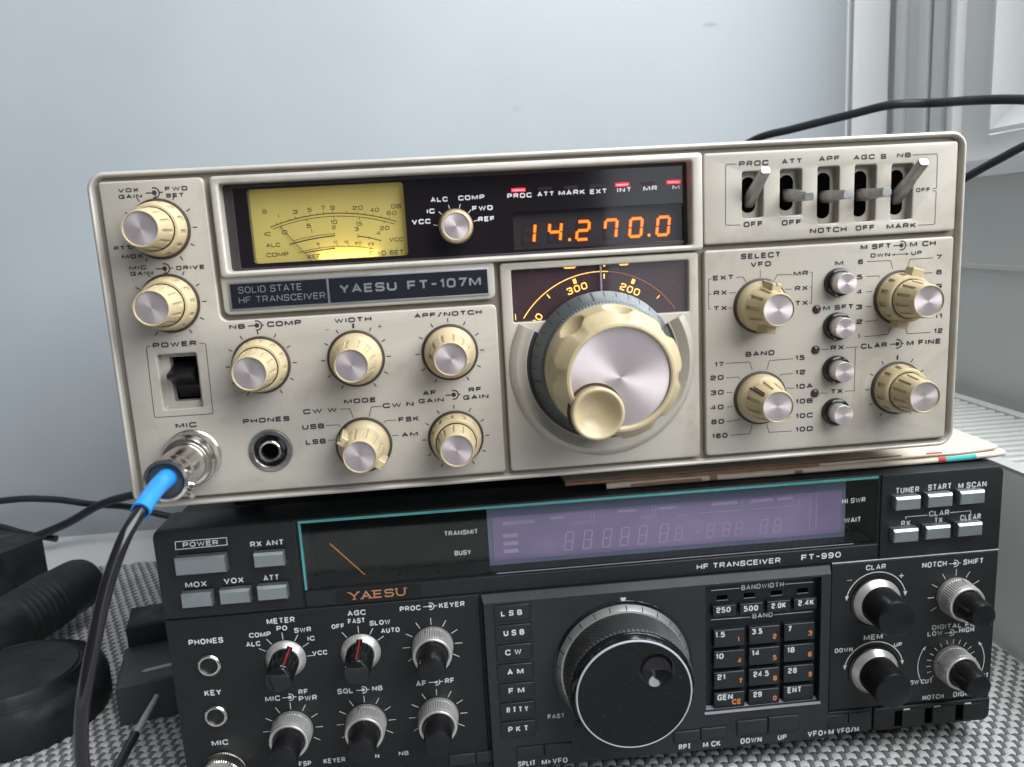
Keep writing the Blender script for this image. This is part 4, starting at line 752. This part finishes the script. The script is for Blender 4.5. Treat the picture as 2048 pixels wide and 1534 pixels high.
for cx, cz, xa, xb in SYM_BLACK:
    mm = MB().mat(WINK2); symbol(mm, cx, cz, xa, xb, 1.55, .06); V(mm, 'concentric_symbol', smooth=0, recalc=False, weld=False)
# ---------------- push keys
def key(name, x, z, w_, h, d0, d1, mt_, bev=.4):
    mm = MB().mat(mt_); mm.box(x - w_ / 2, x + w_ / 2, z - h / 2, z + h / 2, d0, d1, bev); return V(mm, name, smooth=30)
def bezelbox(x, z, w_, h, d=.03):
    mm = MB().mat(GLOSSB); mm.face([(x - w_ / 2, z - h / 2, d), (x + w_ / 2, z - h / 2, d), (x + w_ / 2, z + h / 2, d), (x - w_ / 2, z + h / 2, d)]); return V(mm, 'key_slot', smooth=0, recalc=False)
def tilted(x, z, w_, h, d1):
    """metal-look button: bright top face sloping into a flat front"""
    bezelbox(x + .2, z, w_ + 1.3, h + 1.2)
    mm = MB().mat(SILVB); hw, hh = w_ / 2, h / 2
    ls = [[(x - hw, z - hh, 0), (x + hw, z - hh, 0), (x + hw, z + hh, 0), (x - hw, z + hh, 0)], [(x - hw, z - hh, d1 - .9), (x + hw, z - hh, d1 - .9), (x + hw, z + hh, d1 - .5), (x - hw, z + hh, d1 - .5)], [(x - hw + .35, z - hh + 1.0, d1), (x + hw - .35, z - hh + 1.0, d1), (x + hw - .35, z + hh - .4, d1), (x - hw + .35, z + hh - .4, d1)]]
    mm.loops(ls, True, False, True); V(mm, 'metal_button', smooth=0)
tilted(19.4, 15.0, 20.5, 7.4, 4.2)
for x, z in ((47.1, 15.0), (15.9, 30.2), (31.5, 30.0), (46.9, 29.7)): tilted(x, z, 12.4, 6.2, 4.0)
for x, z in ((322, 12.9), (336.5, 12.7), (351.2, 12.5), (321.6, 27.8), (336.3, 27.5), (351, 27.4)):
    tilted(x, z, 11.2, 6.0, 4.0); m = MB().mat(WINK2); m.face([(x + 2.6, z + 4.0, .07), (x + 4.4, z + 4.0, .07), (x + 4.4, z + 4.35, .07), (x + 2.6, z + 4.35, .07)]); V(m, 'button_dash', smooth=0, recalc=False)
kt_ = {}
for i in range(7):
    z = MZ(49.6 + 9.37 * i, 3.6)
    mm = MB().mat(GLOSSB); mm.face([(138.4, z - 4.15, 3.23), (155.0, z - 4.15, 3.23), (155.0, z + 4.15, 3.23), (138.4, z + 4.15, 3.23)]); V(mm, 'key_slot', smooth=0, recalc=False)
    kt_['m%d' % i] = key('mode_key', 146.3, z + .15, 15.2, 7.3, 3.2, 4.0, KEYM)
def keytext(tab, d, mt_, par):
    for t, p in zip(tab, par):
        mm = MB().mat(mt_); text(mm, *t, d, .22, 'helv'); V(mm, 'key_lettering', p, smooth=0, recalc=False, weld=False)
keytext([(t, MX(a, 4, 1), MX(b, 4, 1), MZ(c, 4, 1), h * .98) for t, a, b, c, h in TXT_KEYS[:7]], 4.07, WINK, [kt_['m%d' % i] for i in range(7)])
m = MB().mat(CHAR2); m.face([(231.5, 44.6, -1.4), (285.8, 44.6, -1.4), (285.8, 107.2, -1.4), (231.5, 107.2, -1.4)]); V(m, 'keypad_recess', smooth=0, recalc=False)
bw = [key('bandwidth_key', x, 57.2, 10.6, 5.2, -1.4, 1.4, KEYM) for x in (240.6, 252.9, 265.3, 277.6)]; keytext(TXT_KEYS[7:11], 1.47, WINK, bw)
for x in (240.4, 252.8, 265.2, 277.2):
    m = MB().mat(HOLE); m.solid(x - 2.4, x + 2.4, 50.9, 52.9, -1.4, -1.1); m.mat(LEDGE); m.solid(x - 2.6, x + 2.6, 53.0, 53.3, -1.4, -1.0); V(m, 'indicator_window', smooth=0)
nk = [key('band_key', 242.7 + 16.1 * c, 70.3 + 10.3 * r, 14.2, 8.3, -1.4, 1.6, KEYM, .5) for r in range(4) for c in range(3)]
keytext(TXT_KEYS[11:], 1.67, WINK, nk[:9] + nk[9:12]); keytext(TXT_ORANGE, 1.67, OINK, nk[:9] + [nk[9], nk[10]])
# lower row of flat buttons
for x, z, w_, h in ((120.4, 118.3, 11.6, 5.2), (132.6, 118.2, 11.6, 5.2)):
    bezelbox(x, z, w_ + .8, h + 1, .05); key('flat_button', x, z, w_, h, 0, .7, CHARL)
for x, z, w_, h in ((151, 115.6, 12.0, 5.2), (163.6, 115.4, 12.0, 5.2), (222.3, 115.6, 12.0, 5.4), (234.6, 115.2, 11.6, 5.4), (252.4, 114.2, 14.0, 7.4), (267.2, 113.8, 14.0, 7.4)):
    mm = MB().mat(GLOSSB); mm.face([(x - w_ / 2 - .6, z - h / 2 - .7, 3.23), (x + w_ / 2 + .6, z - h / 2 - .7, 3.23), (x + w_ / 2 + .6, z + h / 2 + .3, 3.23), (x - w_ / 2 - .6, z + h / 2 + .3, 3.23)]); V(mm, 'key_slot', smooth=0, recalc=False)
    key('flat_button', x, z, w_, h, 3.2, 3.9, CHARL)
for x in (294.2, 304.6):
    bezelbox(x, 116.6, 11, 5.8, .05); key('flat_button', x, 116.8, 10, 4.8, 0, .7, CHARL)
m = MB().mat(BLACK); m.box(171.3, 177.1, 102.6, 106.0, 3.2, 3.5, .15); V(m, 'fast_button', smooth=0)
# block of tall keys at the lower right
pan(rpoly([(311.6, 113.4), (367.8, 113.4), (367.8, 124.6), (311.6, 124.6)], [.4, .4, 3.5, .4], 5), CHAR2, .5)
for x0, x1 in ((321.6, 334.2), (336.2, 350.2), (351.2, 364.2)):
    m = MB().mat(HOLE); m.face([(x0, 115.4, .55), (x0 + 3.4, 115.4, .55), (x0 + 3.4, 123.2, .55), (x0, 123.2, .55)]); V(m, 'key_slot', smooth=0, recalc=False)
    m = MB().mat(CHAR2); m.box(x0 + 3.4, x1, 115.2, 123.4, .5, 1.2, .3); V(m, 'filter_key', smooth=30)
    m = MB().mat(WINK2); m.solid(x0 + 4.2, x0 + 7.2, 114.7, 115.15, .5, .8); V(m, 'button_dash', smooth=0)
# ---------------- jacks
m = MB().mat(STEEL); m.rev([(5.0, .1), (4.9, .8), (4.4, 1.3), (3.7, 1.2), (3.4, .6), (3.3, -6)], 40); jk = m.build('jack_socket', R2); jk.location = at2(16.3, 61.7)
m = MB().mat(BLACK); m.rev([(3.35, -.6), (.05, -.6)], 24, cap1=True); m.build('bore', jk)
dup(jk, R2, at2(16.2, 85.7))
m = MB().mat(STEEL); m.rev([(9.6, .1), (9.6, 1.0), (9.4, 1.2, .22), (9.4, 6.4, .22), (9.0, 7.0), (7.6, 7.2), (7.3, 6.4), (7.2, 2), (.05, 2)], 240, mod=lambda a, d, amp: amp * math.sin(60 * a) if amp else 0, cap1=True); mj = m.build('microphone_socket', R2, smooth=25); mj.location = at2(16.6, 112.5)
# ---------------- small knobs
def knurl(n): return lambda a, d, amp: amp * math.sin(n * a) if amp else 0
def knob_dual():
    k = MB().mat(ALU); k.rev([(8.9, .1), (9.0, .5), (8.9, 2.2), (8.75, 2.6, .16), (8.4, 7.8, .16), (8.3, 8.2), (8.1, 9.3), (7.6, 9.6), (6.9, 9.4), (6.8, 8.6)], 312, mod=knurl(52)); ko = k.build('knob', R2, smooth=22)
    q = MB().mat(BLACK); q.rev([(6.7, 8.6), (6.5, 9.2), (6.1, 15), (5.6, 19.4), (5.25, 20.2), (4.6, 20.5), (.05, 20.6)], 48, cap1=True); q.build('inner_knob', ko, smooth=35)
    q = MB().mat(RED); box_radial(q, 0, 4.5, 6.5, .5, 9.4, 19.9, 5.5); q.build('pointer_mark', ko, smooth=0); 
    q = MB().mat(INK); box_radial(q, -.35, 7.8, 9.05, .35, 2.4, 9.3, 8.05); q.build('index_line', ko, smooth=0); return ko
def knob_pointer():
    k = MB().mat(ALU); k.rev([(8.5, .1), (8.6, .4), (8.3, 1.2), (6.6, 3.0), (6.2, 3.1)], 64); ko = k.build('knob', R2, smooth=30)
    q = MB().mat(GLOSSB); q.rev([(6.3, 2.9), (6.2, 3.6), (5.9, 9), (5.4, 16.4), (5.1, 17.2), (4.5, 17.5), (.05, 17.6)], 48, cap1=True); box_radial(q, 0, 3.5, 7.3, 2.6, 2.4, 15.5, 5.7); q.build('inner_knob', ko, smooth=35)
    q = MB().mat(RED); box_radial(q, 0, 3.6, 7.36, .6, 2.6, 15.6, 5.76); q.build('pointer_mark', ko, smooth=0); return ko
def knob_big():
    k = MB().mat(GLOSSB); k.rev([(11.9, .1), (11.9, .6), (11.4, .8), (8, .8)], 64); ko = k.build('knob', R2)
    q = MB().mat(ALU); q.rev([(10.9, .6), (11.0, 1.4), (10.6, 2.0), (9.0, 4.2), (8.5, 4.2)], 64); q.build('metal_skirt', ko, smooth=30)
    q = MB().mat(BLACK); q.rev([(8.8, 4.0), (8.75, 4.8), (8.4, 16.8), (8.1, 17.6), (7.5, 18.0), (.05, 18.1)], 64, cap1=True); q.build('grip', ko, smooth=35); return ko
kd = knob_dual(); kd.location = at2(47.7, 95.6); kd.rotation_euler = (0, -.3, 0)
for x, z, a in ((79.7, 95.6, .1), (111.3, 61.8, .05), (111.3, 95.6, -.55), (348.0, 60.3, .5), (348.0, 93.8, -.9)): dup(kd, R2, at2(x, z), a)
kp = knob_pointer(); kp.location = at2(48.4, 61.9); kp.rotation_euler = (0, .42, 0); dup(kp, R2, at2(80.3, 61.9), .06)
kb = knob_big(); kb.location = at2(310.8, 59.5); dup(kb, R2, at2(310.8, 93.5))
def tk2(cx, cz, r0, r1, angs, hw=.16):
    mm = MB().mat(WINK2); ticks(mm, cx, cz, r0, r1, angs, hw, .06); V(mm, 'tick_marks', smooth=0, recalc=False, weld=False)
for x, z in ((47.9, 95.6), (79.7, 95.6), (111.3, 61.8), (111.3, 95.6), (348, 60.3)): tk2(x, z, 9.7, 12.9, range(-120, 121, 30))
tk2(348, 93.8, 9.7, 12.0, range(-125, 126, 16))
tk2(48.4, 61.9, 9.0, 12.2, (-62, -36, -2, 30, 58, 88)); tk2(80.3, 61.9, 9.0, 12.2, (-36, -1, 30, 58))
for cz in (59.5, 93.5):
    mm = MB().mat(WINK2); ribbon(mm, [(310.8 + 14 * math.sin(math.radians(a)), cz - 14 * math.cos(math.radians(a))) for a in range(-76, 77, 6)], .22, .06)
    for s in (-1, 1):
        a = math.radians(76 * s); x, z = 310.8 + 14 * math.sin(a), cz - 14 * math.cos(a); mm.face([(x - .9, z - .2, .07), (x + .9, z - .2, .07), (x + .1 * s, z + 2.1, .07)])
    V(mm, 'turn_arrow', smooth=0, recalc=False, weld=False)
for s in (-1, 1):
    mm = MB().mat(WINK2); ribbon(mm, [(348 + 16 * math.sin(math.radians(a * s)), 93.8 - 16 * math.cos(math.radians(a * s))) for a in range(58, 128, 6)], .17, .06)
    a = math.radians(58 * s); x, z = 348 + 16 * math.sin(a), 93.8 - 16 * math.cos(a); mm.face([(x - 1 * s, z - 1.2, .07), (x + .9 * s, z + .2, .07), (x - .5 * s, z + .8, .07)])
    V(mm, 'turn_arrow', smooth=0, recalc=False, weld=False)
# ---------------- main dial
A2 = (194.0, 78.2)
m = MB().mat(GLOSSB); m.rev([(31.2, 3.25), (31.0, 3.5), (24, 3.5)], 96); mdl = m.build('tuning_dial', R2, smooth=30); mdl.location = at2(*A2)
m = MB().mat(SKIRT2); m.rev([(29.4, 3.4), (29.7, 4.0), (29.5, 4.5), (28.0, 6.8), (27.2, 7.0)], 128); m.build('skirt', mdl, smooth=30)
m = MB().mat(INK)
for i in range(25):
    a = 2 * PI * i / 25 + .06
    s_, c_ = math.sin(a), math.cos(a); m.loops([[(r * s_ - .22 * c_, -r * c_ - .22 * s_, d), (r * s_ + .22 * c_, -r * c_ + .22 * s_, d)] for r, d in ((29.55, 4.53), (28.05, 6.82))], False)
m.build('graduations', mdl, smooth=0, recalc=False)
# diamond knurled rubber grip: rows of staggered pyramids
m = MB().mat(KNURL); ls = []; NK = 84; rows = 12
for j in range(rows + 1):
    d = 6.9 + 14.1 * j / rows; R_ = 27.3 - .9 * j / rows; l = []
    for i in range(NK * 2):
        a = 2 * PI * i / (NK * 2); hi = ((i + j) % 2 == 0) and 0 < j < rows; rr = R_ + (.42 if hi else -.28); l.append((rr * math.sin(a), -rr * math.cos(a), d))
    ls.append(l)
m.loops(ls); m.build('knurled_grip', mdl, smooth=0)
m = MB().mat(GLOSSB); m.rev([(26.0, 20.9), (26.3, 21.6), (26.2, 22.8), (25.9, 23.4), (25.3, 24.6), (24.9, 25.2)], 96); m.build('collar', mdl, smooth=30)
m = MB().mat(PALE); m.rev([(24.6, 25.1), (24.5, 25.5), (24.1, 25.7), (23.8, 25.6)], 96); m.build('face_ring', mdl, smooth=30)
dm = (9.6, -10.4); m = MB().mat(FACEB); m.tess([circ(0, 0, 24.1, 96), circ(dm[0], dm[1], 7.8, 48)], 25.6); m.build('face', mdl, smooth=0)
m = MB().mat(GLOSSB); m.rev([(7.8, 25.5), (7.7, 25.75), (7.3, 25.6), (6.6, 24.3), (5, 22.8), (2.6, 22.0), (.05, 21.8)], 48, dm[0], dm[1], cap1=True); m.build('finger_dimple', mdl, smooth=60)
m = MB().mat(WINK); m.face([(193.6, 45.6, 3.3), (196.4, 45.6, 3.3), (195.0, 48.6, 3.3)]); V(m, 'index_triangle', smooth=0, recalc=False)
# ================================================================ MICROPHONE PLUG AND CABLE
mic = empty('microphone_cable', 'black glossy cable with nickel plug and blue sleeve, plugged into the beige radio', 'cable'); mic.location = at(25.2, 107.3, 0); mic.location = (.0252, -.004, .279 - .1073)
def mpart(mb, name, **k):
    o = wbuild(mb, name, mic, **k); o.matrix_parent_inverse = Matrix.Translation(-Vector(mic.location)); return o
PC = (25.2, 107.3)
m = MB().mat(STEEL)
m.rev([(10.6, .1), (10.6, 1.0), (10.0, 1.4), (10.0, 2.0), (10.1, 2.4), (10.15, 7.4), (9.9, 7.8), (9.7, 8.8), (9.1, 9.6), (8.0, 9.8), (7.4, 9.4)], 96, *PC); mpart(m, 'coupling_ring', smooth=30)
m = MB().mat(STEEL); ls = []
for j in range(9):
    d = 2.6 + .58 * j; ls.append([(PC[0] + (10.15 + (.22 if (i + j) % 2 else .02)) * math.sin(2 * PI * i / 120), PC[1] - (10.15 + (.22 if (i + j) % 2 else .02)) * math.cos(2 * PI * i / 120), d) for i in range(120)])
m.loops(ls); mpart(m, 'knurled_band', smooth=0)
m = MB().mat(STEEL); m.rev([(7.6, 9.2), (7.35, 10.2), (7.3, 24.6), (7.2, 24.9)], 64, *PC); mpart(m, 'plug_barrel', smooth=30)
m = MB().mat(STEEL); m.rev([(7.5, 24.6), (7.7, 25.4), (7.7, 27.6), (7.4, 28.4), (7.4, 31.2), (7.7, 31.8), (7.6, 32.6), (6.5, 32.9), (6.0, 32.2), (5.9, 29)], 64, *PC)
for a in (1.25, 1.95):
    s_, c_ = math.sin(a), math.cos(a); m.tube([(PC[0] + 7 * s_, PC[1] - 7 * c_, 29.8), (PC[0] + 9.1 * s_, PC[1] - 9.1 * c_, 29.8)], 1.5, 12)
m.tube([(PC[0] + 7.4 * math.sin(2.3), PC[1] - 7.4 * math.cos(2.3), 28.4), (PC[0] + 10.2 * math.sin(2.25), PC[1] - 10.2 * math.cos(2.25), 31.5)], 1.1, 8)
mpart(m, 'cable_clamp', smooth=30)
m = MB().mat(DEVG); m.rev([(6.25, 30.9), (.05, 30.9)], 32, *PC, cap1=True); mpart(m, 'plug_insert')
path = spline([(25.2, 107.0, 28), (25.3, 106.8, 40), (25.6, 107.6, 50), (25.2, 109.6, 58), (22.6, 115.2, 66), (18, 128, 72), (12.8, 146, 76), (8.6, 161, 77.5), (5.4, 174, 76), (3.6, 188, 74), (4, 210, 66), (9, 240, 50), (14, 262, 42), (18, 276.6, 34)], 8)
m = MB().mat(CORD); m.tube(path, 2.1, 20); mpart(m, 'cord', smooth=60)
sl = spline([(25.2, 106.6, 29.5), (25.3, 106.7, 40), (25.6, 107.6, 50), (25.25, 109.5, 57.6)], 10)
m = MB().mat(BLUE); ps_ = [Vector(p) for p in sl]
m.tube(sl, 3.5, 28, rad=lambda t: 3.6 - .6 * min(1, t * 2.2) + (.12 if t > .93 else 0), cap=False)
m.tube([tuple(ps_[-1]), tuple(ps_[-1] + (ps_[-1] - ps_[-2]) * .02)], 3.3, 28, rad=lambda t: 2.98 - .5 * t, cap=False); mpart(m, 'heatshrink_sleeve', smooth=50)
# ================================================================ OTHER CABLES
def cable(pts, r, mt_, label, n=14, r2=None):
    m = MB().mat(mt_); m.tube([(x, y, -z) for x, y, z in spline(pts, 10)], r, n); o = wbuild(m, 'cable', smooth=60); tag(o, label, 'cable', 'black cables behind the radios'); return o
cable([(250, 45, 292), (292, 30, 335), (330, 8, 350), (352, -11, 345), (377, -31, 330), (398, -35.5, 300), (425, -40, 270), (445, -43, 250), (467, -41, 235), (478, -37, 200), (490, -32, 172), (506, -20, 120), (522, -9, 50), (532, -7.2, -60), (533, -7.2, -300), (530, -7.2, -600)], 3.0, CORD2, 'thick black cable arching across the window frame above the beige radio')
cable([(270, 70, 292), (300, 66, 335), (340, 62, 340), (400, 55, 300), (440, 36, 240), (463, 15, 205), (474, 2, 178), (484, -7, 155), (505, -16, 100), (530, -13, 20), (538, -6.8, -80), (539, -6.8, -300), (538, -6.8, -600)], 2.6, CORD2, 'black cable rising from behind the beige radio beside its right edge')
cable([(70, 90, 295), (60, 120, 330), (20, 190, 380), (-60, 232, 396), (-120, 233, 388), (-157, 236, 385), (-184, 242, 384), (-211, 255, 383), (-240, 265, 382), (-275, 274, 380), (-330, 276, 370), (-420, 276, 380), (-600, 276, 360)], 3.6, CORD2, 'thicker black cable rising rightwards behind the beige radio, left')
cable([(-700, 276, 300), (-560, 276, 360), (-450, 262, 388), (-360, 243, 394), (-268, 234, 393), (-228, 236, 393), (-196, 243, 393), (-162, 249, 393), (-134, 259, 393), (-100, 268, 393), (-20, 276, 396), (60, 270, 390), (90, 240, 372)], 2.9, CORD2, 'thinner black cable drooping rightwards along the wall, crossing the thicker one')
cable([(-640, 276, 320), (-480, 266, 380), (-380, 245, 394), (-310, 247, 393), (-273, 257, 392), (-252, 264.5, 390), (-225, 270, 386)], 2.9, CORD2, 'short black cable end dipping behind the black box')
# ================================================================ FOLDED MAP BETWEEN THE RADIOS
mp = empty('folded_map', 'cream folded paper map with red and teal print, sandwiched between the radios', 'map'); mp.location = (.30, .08, .1386)
def mapsheet(y0, th, x0, x1, z0, z1, lift, name, skew=0):
    m = MB().mat(MAP); n = 52; ls = []
    prof = [(z1, y0 - th), (z0 + 3, y0 - th), (z0 + 1, y0 - th * .98), (z0 + .2, y0 - th * .75), (z0, y0 - th / 2), (z0 + .2, y0 - th * .25), (z0 + 1, y0 - .02 * th), (z0 + 3, y0), (z1, y0)]
    for i in range(n + 1):
        x = x0 + (x1 - x0) * i / n; u = max(0, (x - 340) / 32); wv = .35 * math.sin(x * .09 + y0) + .2 * math.sin(x * .31)
        ls.append([(x, y - lift * u ** 3 + wv * .5, -(z + wv * .8 + skew * (x - x0) / 200)) for z, y in prof])
    m.loops(ls, False, False, False); m.face(ls[-1]); o = wbuild(m, name, mp, smooth=50); o.matrix_parent_inverse = Matrix.Translation(-Vector(mp.location))
    return ls
a1 = mapsheet(141.5, 2.7, 190, 372, 20, 92, .8, 'lower_fold', -1); a2 = mapsheet(138.6, 2.0, 172, 369, 20, 84, 1.8, 'upper_fold', 0)
def mapband(ls, i0, i1, k0, k1, mt_, off=.09):
    m = MB().mat(mt_); q = []
    for i in range(i0, i1 + 1): q.append([(ls[i][k][0], ls[i][k][1] + (0 if k in (3, 4, 5) else 0), ls[i][k][2] + off) for k in range(k0, k1 + 1)])
    m.loops(q, False); o = wbuild(m, 'colour_band', mp, smooth=50, recalc=False); o.matrix_parent_inverse = Matrix.Translation(-Vector(mp.location))
mapband(a1, 44, 48, 2, 5, MAPT); mapband(a1, 43, 44, 2, 5, MAPR, .1); mapband(a2, 0, 30, 2, 6, MAPB); mapband(a2, 30, 40, 2, 3, MAPB); mapband(a1, 3, 12, 3, 5, MAPB); mapband(a1, 13, 14, 2, 6, MAPB); mapband(a1, 24, 25, 3, 6, MAPB); mapband(a2, 43, 45, 2, 3, MAPR)  # brown bands hold print plus the gap's shade; teal and red are print
# ================================================================ THINGS ON THE LEFT
m = MB().mat(DEVG)
c_, s_ = math.cos(math.radians(52)), math.sin(math.radians(52))
def rot(x, z, ox, oz): return (ox + x * c_ - z * s_, oz + x * s_ + z * c_)
def rbox(mb, x0, x1, z0, z1, y0, y1, ox, oz, ang):
    ca_, sa_ = math.cos(math.radians(ang)), math.sin(math.radians(ang))
    P = lambda x, z, y: (ox + x * ca_ - z * sa_, y, -(oz + x * sa_ + z * ca_))
    e = 1.2
    mb.loops([[P(x0, z0, y1), P(x1, z0, y1), P(x1, z1, y1), P(x0, z1, y1)], [P(x0, z0, y0 + e), P(x1, z0, y0 + e), P(x1, z1, y0 + e), P(x0, z1, y0 + e)], [P(x0 + e, z0 + e, y0), P(x1 - e, z0 + e, y0), P(x1 - e, z1 - e, y0), P(x0 + e, z1 - e, y0)]], True, True, True)
bx = empty('black_box', 'plain dark box behind the ribbed barrel, at the wall', 'box'); bx.location = (-.22, .28, 0)
m = MB().mat(DEV); rbox(m, -130, 0, 0, 100, 232, 279, -184, 285, 60); o = wbuild(m, 'body', bx, smooth=0); o.matrix_parent_inverse = Matrix.Translation(-Vector(bx.location))
# ribbed barrel
br = empty('ribbed_barrel', 'dark rounded barrel with ribs lying in front of the box, far left', 'device'); br.location = (-.15, .2, .012)
m = MB().mat(DEV); P0, P1_ = Vector((-135, 250, -240)), Vector((-172, 251, -120)); dr = (P1_ - P0).normalized(); u_ = Vector((0, 1, 0)); v_ = dr.cross(u_).normalized(); u_ = v_.cross(dr).normalized()
ls = []
pf = [(0, 1), (0, 10), (.8, 13), (3, 15.5), (7, 17), (12, 17.6), (30, 18.2)]
for t in range(8): pf += [(34 + t * 4.5, 18.6), (35.6 + t * 4.5, 17.9), (37.2 + t * 4.5, 17.9)]
pf += [(80, 19), (132, 20.5)]
for t, r in pf: ls.append([tuple(P0 + dr * t + (u_ * math.cos(a * PI / 24) + v_ * math.sin(a * PI / 24)) * r) for a in range(48)])
m.loops(ls, True, True, True); o = wbuild(m, 'barrel', br, smooth=40); o.matrix_parent_inverse = Matrix.Translation(-Vector(br.location))
# round ridged base
rb = empty('round_base', 'dark round base with concentric ridges, below the ribbed barrel', 'device'); rb.location = (-.125, .125, 0)
m = MB().mat(DEV); m.v = []; ls = []
for r, y in ((44, 279), (46, 274), (46, 262), (44.5, 257), (43, 255.5), (42, 254.5), (41.4, 255.4), (40.4, 255.4), (39.6, 253.2), (38.9, 254.2), (38, 254.2), (37.2, 252), (36.4, 253), (35.6, 253), (34.6, 250.8), (33.6, 251.8), (32.8, 251.8), (31.6, 250.4), (22, 248.8), (10, 248.2), (.1, 248)): ls.append([(-124 + r * math.cos(a * PI / 40), y, -(118 + r * math.sin(a * PI / 40))) for a in range(80)])
m.loops(ls, True, True, True); o = wbuild(m, 'ridged_body', rb, smooth=35); o.matrix_parent_inverse = Matrix.Translation(-Vector(rb.location))
# stepped device tucked against the black radio
sd = empty('stepped_device', 'black stepped plastic device with a pale stripe, against the black radio', 'device'); sd.location = (-.045, .13, 0)
def sp(mb, name, **k):
    o = wbuild(mb, name, sd, **k); o.matrix_parent_inverse = Matrix.Translation(-Vector(sd.location)); return o
m = MB().mat(DEVG); rbox(m, -3, 52, 0, 46, 255, 279, -60, 98, 14); sp(m, 'base', smooth=0)
m = MB().mat(DEV); rbox(m, 6, 60, 42, 70, 243, 279, -68, 100, 14); sp(m, 'raised_back', smooth=0)
m = MB().mat(PALE); P = lambda x, z: (-60 + x * math.cos(.244) - z * math.sin(.244), -(98 + x * math.sin(.244) + z * math.cos(.244)))
q = [P(9, 11.5), P(11, 13.2), P(30, 15), P(30, 11.6), P(11, 10.4)]; m.loops([[(a, 255.2, b) for a, b in q], [(a, 254.6, b) for a, b in q]], True, False, True); sp(m, 'stripe', smooth=0)
# thin lead with a metal tip
ld = empty('audio_lead', 'thin black lead with pale grey tip lying on the mat, beside the black radio', 'cable'); ld.location = (-.043, .06, .014)
def lp(mb, name, **k):
    o = wbuild(mb, name, ld, **k); o.matrix_parent_inverse = Matrix.Translation(-Vector(ld.location)); return o
m = MB().mat(PALE); m.tube([(-42, 262, -97), (-42.3, 263, -86), (-43, 265, -66)], 1.7, 12, rad=lambda t: 1.3 + .5 * t); lp(m, 'tip')
m = MB().mat(CORD2); m.tube(spline([(-43, 265, -68), (-43.2, 266, -56), (-43.5, 268, -38), (-46, 272, -10), (-60, 276, 25), (-90, 276.6, 60)], 8), 2.3, 12); lp(m, 'cord', smooth=60)
